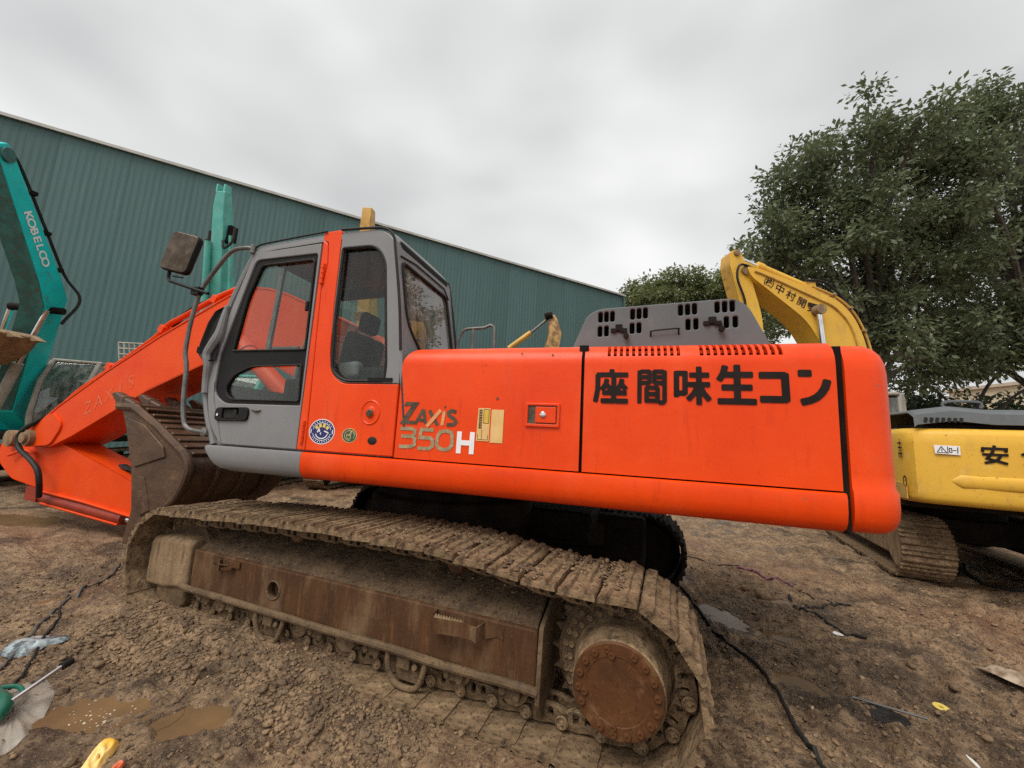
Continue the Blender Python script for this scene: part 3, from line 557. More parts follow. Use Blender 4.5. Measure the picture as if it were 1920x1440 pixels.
# counterweight: plan curve x vertical profile
PLAN = [(1.14, 0.0), (1.2, 0.0), (1.27, 0.006), (1.323, 0.022), (1.364, 0.06), (1.395, 0.11), (1.425, 0.17), (1.455, 0.26), (1.49, 0.42), (1.535, 0.65), (1.58, 0.95), (1.61, 1.25), (1.62, 1.5), (1.61, 1.75), (1.58, 2.05), (1.535, 2.35), (1.49, 2.58), (1.455, 2.74), (1.41, 2.86), (1.345, 2.95), (1.27, 2.994), (1.14, 3.0)]
VPR = [(.30, 1.178), (.12, 1.178), (.06, 1.19), (.025, 1.215), (.006, 1.26), (0, 1.31), (0, 1.40), (.012, 1.425), (.014, 1.5), (.014, 1.9), (.014, 2.06), (.02, 2.12), (.035, 2.165), (.062, 2.2), (.1, 2.225), (.16, 2.24), (.3, 2.245)]
def inset(P, d):
    out = []
    for i, p in enumerate(P):
        a = Vector(P[max(i-1, 0)]); b = Vector(P[min(i+1, len(P)-1)]); t = (b-a).normalized(); nn = Vector((-t.y, t.x)); q = Vector(p)+nn*d
        out.append((max(q.x, 1.14), min(max(q.y, 0), 3)))
    return out
mb = MB(); rows = []
for d, z in VPR: rows.append([(x, y, z) for x, y in inset(PLAN, d)])
mb.grid(rows); r0 = len(VPR)-1; n = len(PLAN)
mb.f += [tuple(range(n)), tuple(r0*n+k for k in range(n-1, -1, -1)), tuple([i*n for i in range(r0+1)]+[i*n+n-1 for i in range(r0, -1, -1)])]
mb.build('counterweight', ORANGE, EX, ang=40)
mb = MB(); mb.box((1.117, .06, 1.7), (.04, .05, 1.02)); mb.build('gap_shade', DARK, EX)  # dark strip painting shade into the counterweight gap, no real seal
mb = MB(); mb.box((-.312, .045, 1.82), (.06, .03, .84)); mb.build('gap_shade', DARK, EX)  # same painted-shade strip behind the gap between the two doors
# ---- grey engine hood with slots
HY = .45
hs = [rp([(x-.017, z-.042), (x+.017, z-.042), (x+.017, z+.042), (x-.017, z+.042)], .016) for x, z in
      [(-.24, 2.565), (-.195, 2.567), (-.15, 2.569), (0, 2.58), (.047, 2.583), (.093, 2.586), (.34, 2.597), (.388, 2.6), (.435, 2.603), (.585, 2.608), (.634, 2.61), (.683, 2.612),
       (-.242, 2.45), (-.193, 2.453), (-.003, 2.468), (.047, 2.471), (.39, 2.485), (.443, 2.488), (.643, 2.494), (.7, 2.496)]]
HOUT = rp([(-.5, 2.2, .01), (-.345, 2.585, .06), (-.25, 2.635, .05), (.7, 2.672, .06), (.785, 2.61, .06), (.97, 2.2, .01)])
HD = plate('engine_hood', GREYD, HOUT, hs, y=HY, t=.024, bev=.008, parent=EX)
plate('hood_back', GREYD, HOUT, hs, y=2.35, t=.016, bev=.004, parent=HD)
def loftline(P, y0, y1, M=None):
    mb = MB(); mb.grid([[(x, y0, z) for x, z in P], [(x, y0+.03, z+.006) for x, z in P], [(x, y1-.03, z+.006) for x, z in P], [(x, y1, z) for x, z in P]]); return mb
k0 = max(range(len(HOUT)), key=lambda i: -HOUT[i][0]*1-HOUT[i][1]*2)
loftline([p for p in HOUT], HY, 2.35).build('hood_top', GREYD, HD, ang=50)
for x, z in ((-.1, 2.455), (.55, 2.49)):
    mb = MB(); mb.box((x, HY-.015, z), (.12, .016, .03)); mb.box((x, HY-.018, z+.02), (.05, .02, .05)); mb.box((x-.035, HY-.022, z-.012), (.035, .014, .014)); mb.box((x+.03, HY-.022, z-.012), (.035, .014, .014)); mb.tube([(x+.05, HY-.03, z-.06), (x+.05, HY-.035, z-.01)], .012, 8); mb.cyl((x+.055, HY-.06, z-.055), (x+.055, HY-.03, z-.055), .02, n=12); mb.build('hood_latch', DARK, HD, bevel=.003)
mb = MB(); mb.tube(spline([(.13, HY, 2.39), (.132, HY-.03, 2.425), (.145, HY-.04, 2.437), (.31, HY-.04, 2.45), (.323, HY-.03, 2.44), (.325, HY, 2.40)], 4), .006, 8); mb.build('hood_handle', BLACK, HD)
mb = MB()
for pts in ([(-1.59, .75, 2.2), (-1.59, .75, 2.49), (-1.545, .75, 2.585), (-1.5, .75, 2.6), (-1.33, .75, 2.606), (-1.27, .75, 2.63), (-1.235, .75, 2.61), (-1.225, .75, 2.45), (-1.22, .75, 2.2)], [(-1.44, .75, 2.2), (-1.44, .75, 2.6)]):
    mb.tube(pts, .014, 8)
mb.build('deck_handrail', STEEL, EX)
# door latch
lp = plate('latch_frame', ORANGE, rp([(-.69, 1.675), (-.455, 1.675), (-.455, 1.835), (-.69, 1.835)], .008), [rp([(-.672, 1.695), (-.473, 1.695), (-.473, 1.818), (-.672, 1.818)], .006)], y=-.006, t=.016, bev=.004, parent=PA)
mb = MB(); mb.box((-.572, -.002, 1.756), (.198, .004, .122)); mb.build('latch_recess', DECALD, PA)
mb = MB(); mb.box((-.55, -.009, 1.756), (.14, .012, .108)); mb.build('latch_paddle', ORANGE, PA, bevel=.004)
mb = MB(); mb.lathe([(.02, 0), (.02, .006), (.015, .008), (.001, .008)], 18, T(-.567, -.015, 1.757) @ RX(90)); mb.build('latch_lock', CHROME, PA)

# ---- lettering on the doors
KJ = {
 'za': [[(.55, 1.0), (.55, .86)], [(.12, .86), (1.0, .86)], [(.13, .84), (.13, .42), (.07, .05)], [(.4, .70), (.37, .56), (.27, .42)], [(.40, .55), (.50, .44)], [(.85, .70), (.82, .56), (.72, .42)], [(.85, .55), (.96, .44)], [(.61, .76), (.61, .08)], [(.30, .31), (.96, .31)], [(.26, .06), (1.0, .06)]],
 'ma': [[(.08, .95), (.08, .03)], [(.13, .945), (.42, .945)], [(.13, .78), (.42, .78)], [(.10, .61), (.42, .61)], [(.43, .95), (.43, .62)], [(.60, .95), (.60, .62)], [(.60, .945), (.9, .945)], [(.61, .78), (.9, .78)], [(.61, .61), (.9, .61)], [(.95, .95), (.95, .1), (.90, .045), (.78, .04)], [(.33, .47), (.70, .47)], [(.34, .28), (.70, .28)], [(.33, .09), (.70, .09)], [(.33, .46), (.33, .06)], [(.71, .46), (.71, .06)]],
 'mi': [[(.07, .88), (.07, .22)], [(.07, .85), (.31, .85)], [(.32, .88), (.32, .30)], [(.07, .30), (.32, .30)], [(.48, .80), (.98, .80)], [(.44, .54), (1.0, .54)], [(.72, 1.0), (.72, .02)], [(.69, .50), (.58, .30), (.42, .14)], [(.75, .50), (.86, .30), (1.0, .14)]],
 'na': [[(.22, .98), (.17, .8), (.07, .64)], [(.22, .77), (.92, .77)], [(.16, .43), (.9, .43)], [(.05, .06), (1.0, .06)], [(.54, 1.0), (.54, .08)]],
 'ko': [[(.06, .82), (.86, .82)], [(.88, .84), (.90, .10)], [(.08, .12), (.9, .12)]],
 'n': [[(.12, .86), (.44, .86)], [(.97, .64), (.9, .46), (.78, .31), (.62, .19), (.42, .11), (.18, .06)]]}
# measured widths on the door
for nm, x0, x1, z0, z1, w in [('za', -.24, -.03, 1.85, 2.062, .032), ('ma', .033, .203, 1.85, 2.066, .027), ('mi', .25, .445, 1.853, 2.078, .032), ('na', .49, .69, 1.862, 2.088, .037), ('ko', .712, .862, 1.868, 2.07, .041), ('n', .9, 1.052, 1.868, 2.075, .041)]:
    glyph('letter', KJ[nm], w, x0, z0, x1-x0, z1-z0, -.0035, DECALK, PB, cap=.4)
def poly(name, polys, mat, parent, y=-.0035):
    mb = MB()
    for k, p in enumerate(polys): mb.add([(a, y-k*.0003, b) for a, b in p], [tuple(range(len(p)))])
    return put(name, mb.mesh(name, fix=False), mat, parent)
X0, Z0 = -1.662, 1.655
def zp(pts): return [(X0+a*.46, Z0+b*.165) for a, b in pts]
poly('letter', [zp([(.0, .0), (.28, .0), (.26, .16), (.12, .16)]), zp([(.0, .0), (.14, .14), (.335, 1.0), (.2, .84)]), zp([(.06, .80), (.2, .84), (.335, 1.0), (.085, 1.0)])], DECALD, PA)
glyph('letter', [[(.29, .03), (.41, .66)], [(.42, .66), (.47, .06)], [(.36, .2), (.44, .2)]], .024, X0, Z0, .46, .165, -.0035, DECALD, PA, cap=.2, ch=.05)
glyph('letter', [[(.53, .62), (.68, .02)]], .028, X0, Z0, .46, .165, -.0035, DECALD, PA, cap=.2, ch=.05)
glyph('letter', [[(.50, -.06), (.72, .66)]], .028, X0, Z0, .46, .165, -.0042, DECALO, PA, cap=.2, ch=.05)
glyph('letter', [[(.765, .02), (.785, .6)]], .025, X0, Z0, .46, .165, -.0035, DECALO, PA, cap=.2, ch=.05)
glyph('letter', [[(.79, .78), (.80, .86)]], .012, X0, Z0, .46, .165, -.0035, DECALD, PA, cap=.2, ch=.05)
glyph('letter', [[(.985, .62), (.91, .66), (.86, .58), (.87, .46), (.97, .3), (1.0, .18), (.96, .06), (.85, .04)]], .026, X0, Z0, .46, .165, -.0035, DECALD, PA, cap=.2, ch=.05)
X1, Z1 = -1.648, 1.475
SH = [[(.0, .93), (.16, .94), (.205, .86), (.205, .72), (.17, .6), (.21, .48), (.21, .2), (.16, .1), (.0, .08)], [(.02, .58), (.17, .58)]]
glyph('digit', SH, .026, X1, Z1, .6, .155, -.0035, DECALG, PA, cap=.0, ch=.05)
glyph('digit', [[(.455, .93), (.29, .93), (.28, .55), (.42, .55), (.455, .46), (.455, .18), (.41, .06), (.26, .05)]], .026, X1, Z1, .6, .155, -.0035, DECALG, PA, cap=.0, ch=.05)
glyph('digit', [[(.62, .92), (.55, .86), (.52, .7), (.51, .3), (.54, .12), (.61, .05), (.68, .12), (.71, .3), (.71, .7), (.69, .86), (.62, .92)]], .026, X1, Z1, .6, .155, -.0035, DECALG, PA, cap=.0, ch=.0)
glyph('letter', [[(.80, .0), (.80, .93)], [(.965, .0), (.965, .93)], [(.8, .46), (.965, .46)]], .036, X1, Z1-.01, .6, .165, -.0035, WHITEP, PA, cap=.0, ch=.0)
lb = poly('label', [[(-1.04, 1.56), (-.945, 1.56), (-.945, 1.79), (-1.035, 1.79)]], LABELY, PA)
poly('label_print', [[(-.99, 1.685), (-.955, 1.685), (-.955, 1.78), (-.99, 1.78)]], LABELW, PA, -.0042)
lm = MB()
for k in range(8):
    zz = 1.775-k*.017
    for (a, b) in (((-1.027, zz), (-1.002, zz)), ((-1.02, zz+.005), (-1.018, zz-.008)), ((-1.01, zz+.004), (-1.006, zz-.008)), ((-1.026, zz-.007), (-1.003, zz-.007))): ribbon(lm, [a, b], .0035, -.0045-.00005*k)
for a, b in (((-1.03, 1.57), (-1.03, 1.605)), ((-.955, 1.57), (-.955, 1.605)), ((-1.03, 1.57), (-.955, 1.57)), ((-1.0, 1.57), (-1.0, 1.64))): ribbon(lm, [a, b], .003, -.0046)
for a, b in (((-.992, 1.684), (-.953, 1.684)), ((-.992, 1.781), (-.953, 1.781)), ((-.992, 1.684), (-.992, 1.781)), ((-.953, 1.684), (-.953, 1.781))): ribbon(lm, [a, b], .003, -.0047)
put('label_lettering', lm.mesh('label_lettering', fix=False), DECALK, PA)
poly('label', [[(-.937, 1.552), (-.845, 1.552), (-.845, 1.782), (-.935, 1.782)]], LABELY, PA)
chip = MB()
for (x, z, s) in ((-.90, 1.862, .016), (-.74, 2.18, .012), (-.52, 2.17, .014), (-1.0, 2.1, .006), (-1.02, 2.05, .005)):
    chip.add([(x+s*random.uniform(.4, 1)*math.cos(a), -.004+(.012 if z > 2.15 else 0), z+s*.8*random.uniform(.4, 1)*math.sin(a)) for a in np.linspace(0, 5.6, 8)], [tuple(range(8))])
put('paint_chip', chip.mesh('paint_chip', fix=False), DECALD, PA)
# ================================================================== cab
CB = MB(); CB.box((-2.65, .52, 1.42), (1.85, .98, .05)); CB.box((-3.5, .52, 1.62), (.06, .9, .4), RY(-14)); CB.box((-1.73, .52, 1.7), (.05, .94, .6)); CAB = CB.build('cab', GREY, EX, bevel=.01)
ZS = .025
UPH = rp([(-3.335, 3.095, .06), (-2.632, 3.10, .03), (-2.617, 1.765, .02), (-3.47, 1.762, .09), (-3.605, 1.86, .08), (-3.60, 2.2, .03), (-3.48, 2.6, .1)])
DOOR = plate('door', GREY, rp([(-3.37, 3.165, .05), (-2.605, 3.19, .015), (-2.598, 1.407, .01), (-3.44, 1.407, .03), (-3.60, 1.58, .1), (-3.705, 1.95, .3), (-3.66, 2.3, .3)], .02, 6), [UPH], y=ZS, t=.05, bev=.008, parent=CAB)
UG = rp([(-3.265, 3.04, .05), (-2.668, 3.05, .03), (-2.645, 2.24, .015), (-3.46, 2.24, .015), (-3.385, 2.72, .1)])
LG = rp([(-3.485, 1.9, .06), (-3.40, 2.02, .06), (-3.22, 2.095, .06), (-2.665, 2.11, .015), (-2.645, 1.80, .02), (-3.42, 1.80, .06)])
plate('window_frame', BLACK, [(x*.998-.006, z) for x, z in UPH], [UG, LG], y=ZS+.006, t=.034, bev=.004, parent=DOOR)
mb = MB(); mb.prism(UG, ZS+.004, ZS+.008); mb.build('window_pane', GLASS, DOOR)
mb = MB(); mb.prism(LG, ZS+.004, ZS+.008); mb.build('window_pane', GLASS, DOOR)
mb = MB(); mb.add([(-3.055, .03, 3.035), (-3.015, .03, 3.035), (-3.065, .03, 2.245), (-3.11, .03, 2.245), (-3.055, .055, 3.035), (-3.015, .055, 3.035), (-3.065, .055, 2.245), (-3.11, .055, 2.245)], [(0, 1, 2, 3), (7, 6, 5, 4), (0, 4, 5, 1), (1, 5, 6, 2), (2, 6, 7, 3), (3, 7, 4, 0)]); mb.build('sliding_bar', STEEL, DOOR)
mb = MB(); mb.box((-2.675, .0, 2.62), (.03, .025, .09)); mb.build('window_catch', BLACK, DOOR, bevel=.01)
mb = MB(); mb.box((-2.9, .05, 2.265), (.3, .03, .03)); mb.build('sill_bar', STEEL, DOOR, bevel=.01)
hd = plate('handle', BLACK, rp([(-3.525, 1.605), (-3.145, 1.615), (-3.145, 1.735), (-3.525, 1.725)], .05, 6), [rp([(-3.44, 1.625), (-3.25, 1.63), (-3.25, 1.72), (-3.44, 1.715)], .02)], y=-.006, t=.026, bev=.007, parent=DOOR)
mb = MB(); mb.box((-3.345, .0, 1.672), (.2, .004, .1)); mb.box((-3.33, -.008, 1.65), (.16, .012, .035)); mb.box((-3.29, -.01, 1.68), (.035, .014, .07)); mb.build('handle_grip', RUBBER, DOOR, bevel=.003)
mb = MB(); mb.lathe([(.012, 0), (.012, .004), (.001, .004)], 14, T(-3.485, -.02, 1.66) @ RX(90)); mb.build('lock', CHROME, DOOR)
mb = MB(); mb.tube([(-3.12, -.004, 1.712), (-3.06, -.012, 1.705), (-3.02, -.006, 1.712)], [.006, .012, .006], 6); mb.build('door_chip', DECALD, DOOR)
# door seam ribbon down the front edge of the cab
mb = MB(); mb.tube(spline([(-3.415, -.0, 1.41), (-3.5, -.0, 1.62), (-3.575, -.0, 1.78), (-3.61, -.0, 1.95)], 5), .004, 6); mb.build('door_seam', STEEL, DOOR)
# hinge strip, B pillar and lower orange panel
plate('hinge_strip', ORANGE, rp([(-2.59, 3.215), (-2.535, 3.18), (-2.515, 3.0), (-2.548, 2.76), (-2.53, 2.2), (-2.507, 1.407), (-2.59, 1.407)], .012), y=ZS, t=.06, bev=.01, parent=CAB)
for z in (2.9, 1.555):
    for k in range(4):
        mb = MB(); mb.cyl((-2.545, -.012, z-.09+k*.046), (-2.545, -.012, z-.05+k*.046), .016, n=12); mb.build('hinge', ORANGE, CAB)
BP = plate('side_pillar', ORANGE, rp([(-2.59, 3.285, .03), (-2.40, 3.292, .03), (-2.398, 3.1, .0), (-2.392, 2.56, .05), (-2.375, 2.2, .05), (-2.335, 2.03, .06), (-2.23, 1.952, .06), (-1.702, 1.952, .004), (-1.698, 1.407, .004), (-2.502, 1.407, .004), (-2.52, 2.0, 0), (-2.528, 2.2, 0), (-2.545, 2.76, 0), (-2.51, 3.0, 0), (-2.53, 3.185, 0), (-2.59, 3.22, 0)], .01), y=.022, t=.05, bev=.007, parent=CAB)
RW = rp([(-2.372, 3.12, .02), (-2.04, 3.115, .09), (-1.935, 2.98, .1), (-1.83, 2.1, .05), (-1.835, 1.975, .03), (-2.22, 1.975, .07), (-2.345, 2.06, .08), (-2.37, 2.44, .05)])
plate('rear_frame', GREY, rp([(-2.396, 3.26, .01), (-2.02, 3.26, .14), (-1.87, 3.17, .1), (-1.76, 2.64, .1), (-1.705, 2.2, .05), (-1.702, 1.956, .002), (-2.24, 1.958, .06), (-2.352, 2.05, .08), (-2.39, 2.44, .05)], .02), [RW], y=.024, t=.05, bev=.008, parent=CAB)
mb = MB(); mb.prism(RW, .03, .034); mb.build('window_pane', GLASS, CAB)
def seal(P, y, r=.011): mb = MB(); mb.tube([(a, y, b) for a, b in P], r, 6, closed=True); return mb.build('window_seal', RUBBER, CAB)
seal(RW, .006, .014); seal(UG, .01, .01); seal(LG, .01, .008)
mb = MB(); mb.box((-1.87, .0, 1.985), (.22, .02, .03)); mb.build('window_ledge', BLACK, CAB)
# far side of the cab
plate('far_frame', BLACK, rp([(-3.37, 3.165, .05), (-1.87, 3.2, .1), (-1.72, 2.2, .05), (-1.71, 1.41, .02), (-3.44, 1.41, .03), (-3.70, 1.95, .3), (-3.6, 2.5, .3)]), [rp([(-3.28, 3.06, .05), (-2.25, 3.08, .05), (-2.2, 1.95, .05), (-3.56, 1.95, .05)]), rp([(-2.13, 3.05, .04), (-1.98, 3.0, .05), (-1.86, 2.3, .05), (-2.1, 2.3, .04)]), rp([(-3.5, 1.86, .05), (-2.4, 1.86, .05), (-2.4, 1.62, .05), (-3.44, 1.62, .05)])], y=1.0, t=.05, bev=.005, parent=CAB)
mb = MB(); mb.prism([(-3.29, 3.07), (-2.2, 3.09), (-2.15, 1.94), (-3.57, 1.94)], .995, .998); mb.build('window_pane', GLASS, CAB)
# roof shell and rear wall
XR = [(-3.40, 3.16), (-3.37, 3.2), (-3.30, 3.232), (-3.1, 3.25), (-2.93, 3.256), (-2.55, 3.272), (-2.2, 3.27), (-2.03, 3.258), (-1.94, 3.235), (-1.885, 3.19), (-1.862, 3.14)]
CR = [(.001, -.07), (.0, -.03), (.012, -.004), (.05, .012), (.15, .025), (.51, .032), (.87, .025), (.97, .012), (1.01, -.004), (1.024, -.03), (1.024, -.07)]
mb = MB(); mb.grid([[(x, y, z+d*(1 if 0 < i < len(XR)-1 else .4)) for y, d in CR] for i, (x, z) in enumerate(XR)]); mb.build('roof', GREY, CAB, solid=.02, ang=50)

mb = MB(); mb.tube(spline([(-3.36, -.008, 3.205), (-3.28, -.008, 3.24), (-2.93, -.008, 3.265), (-2.55, -.012, 3.285)], 5), .008, 6); mb.tube(spline([(-2.4, -.012, 3.285), (-2.1, -.006, 3.272), (-1.97, -.004, 3.255), (-1.885, -.002, 3.19), (-1.85, .0, 3.05), (-1.765, .0, 2.6), (-1.715, .0, 2.22)], 6), .011, 6); mb.build('rain_gutter', RUBBER, CAB)
mb = MB(); mb.tube(spline([(-1.885, 1.02, 3.19), (-1.85, 1.025, 3.05), (-1.765, 1.03, 2.6), (-1.715, 1.03, 2.2)], 6), .014, 6); mb.build('rain_gutter', RUBBER, CAB)
tilt = math.degrees(math.atan2(.15, .9))
RWM = T(-1.705, 0, 2.2) @ RY(-tilt) @ RZ(90) @ T(0, 0, 0)          # local (a,b) -> (y, up the leaning wall)
RH = rp([(.075, .80, .06), (.90, .79, .07), (.95, .06, .05), (.33, .02, .12), (.10, .27, .12)])
plate('rear_wall', GREY, rp([(.0, .955, .05), (1.02, .955, .05), (1.03, -.6, .02), (.0, -.6, .02)]), [RH], y=.012, t=.03, bev=.006, parent=CAB, PM=RWM)
mb = MB(); mb.prism(RH, .008, .012, M=RWM); mb.build('rear_window', GLASSD, CAB)
mb = MB(); mb.tube([(a, -.006, b) for a, b in RH], .014, 6, closed=True, M=RWM); mb.build('window_seal', RUBBER, CAB)
mb = MB(); mb.tube([(.06, -.01, .84), (.3, -.012, .875), (.85, -.012, .87), (.94, -.01, .78)], .007, 6, M=RWM); mb.build('window_trim', RUBBER, CAB)
# front pillars, windscreen
for y in (.03, .99):
    mb = MB(); mb.tube(spline([(-3.37, y, 3.18), (-3.47, y, 2.98), (-3.62, y, 2.6), (-3.70, y, 2.25), (-3.735, y, 1.95), (-3.67, y, 1.68), (-3.53, y, 1.4)], 6), .032, 8); mb.build('front_pillar', GREY, CAB)
mb = MB(); mb.grid([[(x, .05, z), (x, .97, z)] for x, z in ((-3.4, 3.15), (-3.65, 2.6), (-3.73, 2.25), (-3.76, 1.95))]); mb.build('windscreen', GLASS, CAB)
mb = MB(); mb.grid([[(x, .03, z), (x, 1.0, z)] for x, z in ((-3.76, 1.95), (-3.69, 1.68), (-3.55, 1.4))]); mb.build('front_panel', GREY, CAB, solid=.03)
# black side marker bulge on the front corner with its grey rim
bm = MB(); prof = [(-3.62, 2.64, .02), (-3.70, 2.61, .05), (-3.77, 2.5, .06), (-3.83, 2.3, .07), (-3.825, 2.2, .06), (-3.74, 2.13, .04), (-3.68, 2.15, .02)]
rows = [[(x+dx, y, z) for x, z, _ in prof] for y, dx in ((-.02, .06), (-.045, .02), (-.03, 0), (.03, -.01), (.1, .0))]
bm.grid(rows); bm.f += [tuple(range(len(prof)))]; bm.build('corner_lamp', BLACK, CAB, bevel=.01, ang=60)
gm = MB(); gm.tube(spline([(-3.585, -.012, 2.66), (-3.6, -.015, 2.52), (-3.62, -.018, 2.38), (-3.68, -.02, 2.28), (-3.72, -.02, 2.2), (-3.70, -.015, 2.1), (-3.71, -.005, 1.98), (-3.7, .0, 1.85)], 5), [.02, .022, .025, .028, .03, .032, .034, .036, .038, .04, .043, .045, .045, .045, .043, .043, .042, .042, .041, .041, .04, .04, .04, .038, .036, .035, .034, .033, .032, .031, .03, .03, .03, .03, .03, .03][:36], 10); gm.build('corner_rim', GREY, CAB)
# work lamp on the boom is seen past the pillar
# round recess, hole and stickers on the orange panel
mb = MB(); mb.lathe([(.098, 0), (.09, .006), (.082, -.001), (.05, -.002), (.044, .005), (.03, .008), (.001, .006)], 36, T(-1.925, -.004, 1.73) @ RX(90) @ Matrix.Diagonal((.9, 1.0, 1, 1))); lk = mb.build('filler_recess', ORANGE, BP, ang=60)
mb = MB(); mb.lathe([(.03, 0), (.03, .012), (.022, .016), (.001, .012)], 18, T(-1.925, -.006, 1.725) @ RX(90)); mb.box((-1.93, -.022, 1.725), (.03, .008, .012), RY(30)); mb.build('filler_lock', DECALD, BP)
mb = MB(); mb.lathe([(.042, 0), (.035, .003), (.001, .003)], 20, T(-1.885, -.003, 1.515) @ RX(90) @ Matrix.Diagonal((1, .75, 1, 1))); mb.build('filler_hole', RUBBER, BP)
def disc(name, x, z, rx, rz, y, mat, n=36): return poly(name, [circ(x, z, rx, n, rz)], mat, BP, y)
YB = -.0045; bx, bz = -2.36, 1.563
disc('sticker', bx, bz, .125, .1, YB, WHITEP); disc('sticker_ground', bx, bz, .118, .094, YB-.0004, BLUE)
sm = MB()
ribbon(sm, [(bx+.088*math.cos(a), bz+.070*math.sin(a)) for a in np.linspace(.25, 2.9, 16)], .0045, YB-.001)
ribbon(sm, [(bx+.088*math.cos(a), bz+.070*math.sin(a)) for a in np.linspace(3.4, 6.05, 16)], .0045, YB-.001)
ribbon(sm, [(bx+.06*math.cos(a), bz-.005+.05*math.sin(a)) for a in np.linspace(3.5, 5.95, 12)], .008, YB-.0012)
ribbon(sm, [(bx-.04, bz-.005), (bx-.03, bz+.022), (bx-.02, bz+.0)], .012, YB-.0013); ribbon(sm, [(bx+.025, bz+.005), (bx+.05, bz-.002), (bx+.065, bz-.01)], .01, YB-.0013)
ribbon(sm, [(bx-.006, bz-.008), (bx-.012, bz-.018), (bx-.004, bz-.022)], .006, YB-.0013)
for a in (.0, math.pi): ribbon(sm, [(bx+.104*math.cos(a), bz-.014), (bx+.104*math.cos(a), bz+.014)], .008, YB-.0013)
for a in list(np.linspace(.55, 2.6, 9))+list(np.linspace(3.75, 5.7, 10)): ribbon(sm, [(bx+.1*math.cos(a), bz+.079*math.sin(a)), (bx+.107*math.cos(a+.03), bz+.086*math.sin(a+.03))], .008, YB-.0014, cap=0)
put('sticker_print', sm.mesh('sticker_print', fix=False), WHITEP, BP)
sm = MB()
for a in (2.45, 1.85, 1.28, .68): ribbon(sm, [(bx+.056*math.cos(a), bz+.036*math.sin(a)), (bx+.076*math.cos(a), bz+.062*math.sin(a))], .026, YB-.0015, cap=.1, ch=.1)
put('sticker_print', sm.mesh('sticker_print', fix=False), YSTICK, BP)
gx, gz_ = -2.095, 1.545
disc('sticker', gx, gz_, .068, .056, YB, LABELY); disc('sticker_ground', gx, gz_, .063, .052, YB-.0004, GREEN)
sm = MB()
ribbon(sm, [(gx+.046*math.cos(a), gz_+.037*math.sin(a)) for a in np.linspace(-.6, 5.0, 22)], .0035, YB-.001)
for pl in ([(-.02, -.02), (-.03, 0), (-.015, .012), (-.01, -.005), (.0, .012), (.004, -.006)], [(.004, 0), (.01, .03), (.018, .03), (.012, -.005), (.016, -.02), (-.005, -.028), (-.02, -.02)]): ribbon(sm, [(gx+a, gz_+b) for a, b in pl], .004, YB-.0012)
for a in np.linspace(.2, 1.7, 6): ribbon(sm, [(gx+.05*math.cos(a), gz_+.042*math.sin(a)), (gx+.057*math.cos(a+.03), gz_+.047*math.sin(a+.03))], .006, YB-.0013, cap=0)
put('sticker_print', sm.mesh('sticker_print', fix=False), LABELY, BP)
# interior
st = MB(); st.box((-2.72, .5, 1.86), (.5, .5, .14)); st.box((-2.47, .5, 2.2), (.13, .48, .56), RY(10)); st.box((-2.6, .5, 1.6), (.4, .4, .35)); st.build('seat', SEAT, CAB, bevel=.05, seg=3)
st = MB(); st.box((-2.41, .5, 2.6), (.1, .24, .2), RY(8)); st.build('headrest', SEAT, CAB, bevel=.05, seg=3)
st = MB(); st.box((-2.42, .2, 2.08), (.42, .12, .16), RY(-6)); st.build('armrest', SEATC, CAB, bevel=.05, seg=3)
st = MB(); st.box((-2.42, .8, 2.08), (.42, .12, .16), RY(-6)); st.build('armrest', SEATC, CAB, bevel=.05, seg=3)
for nm_, c_, d_ in (('console', (-2.75, .12, 1.75), (.25, .14, .5)), ('console', (-2.75, .88, 1.8), (.7, .16, .35)), ('roof_liner', (-2.3, .52, 3.14), (.9, .9, .09)), ('rear_shelf', (-1.95, .5, 1.95), (.35, .9, .3))):
    st = MB(); st.box(c_, d_); st.build(nm_, BLACK, CAB, bevel=.03)
for y in (.14, .86): st = MB(); st.tube(spline([(-2.78, y, 1.95), (-2.79, y, 2.08), (-2.81, y, 2.15)], 4), [.02, .02, .018, .016, .016, .02, .024, .028, .028], 10); st.build('joystick', RUBBER, CAB)
for y in (.45, .6): st = MB(); st.tube([(-3.35, y, 1.45), (-3.2, y, 1.85), (-3.19, y, 2.02)], .02); st.build('travel_lever', RUBBER, CAB)
# handrail, mirror
mb = MB(); mb.tube(spline([(-3.36, .0, 3.2), (-3.45, -.02, 3.215), (-3.62, -.03, 3.19), (-3.78, -.03, 3.03), (-3.93, -.03, 2.82), (-3.99, -.03, 2.55), (-4.0, -.03, 2.25), (-3.95, -.03, 2.08), (-3.92, -.03, 1.8), (-3.87, -.03, 1.6), (-3.79, -.03, 1.52), (-3.62, -.01, 1.5)], 6), .019, 10); HR = mb.build('front_handrail', STEEL, CAB)
mb = MB(); mb.lathe([(.035, 0), (.04, .01), (.03, .016), (.001, .016)], 16, T(-3.62, -.012, 1.5) @ RX(90)); mb.cyl((-3.38, -.01, 3.16), (-3.38, -.01, 3.24), .022, n=12); mb.build('rail_mount', STEEL, CAB)
mb = MB(); mb.tube(spline([(-3.80, -.05, 2.78), (-3.95, -.08, 2.82), (-4.15, -.11, 2.88), (-4.25, -.12, 2.92), (-4.26, -.12, 3.02)], 6), .015, 8); mb.tube([(-4.2, -.12, 2.95), (-4.08, -.11, 2.93)], .008, 6); mb.box((-3.95, -.05, 2.81), (.1, .05, .07)); mb.build('mirror_bracket', BLACK, CAB)
MM = T(-4.15, -.11, 3.18) @ RZ(14) @ RY(13)
mr = plate('mirror', BLACK, rp([(-.15, -.2), (.15, -.2), (.15, .2), (-.15, .2)], .06, 6), y=0, t=.06, bev=.02, parent=CAB, PM=MM)
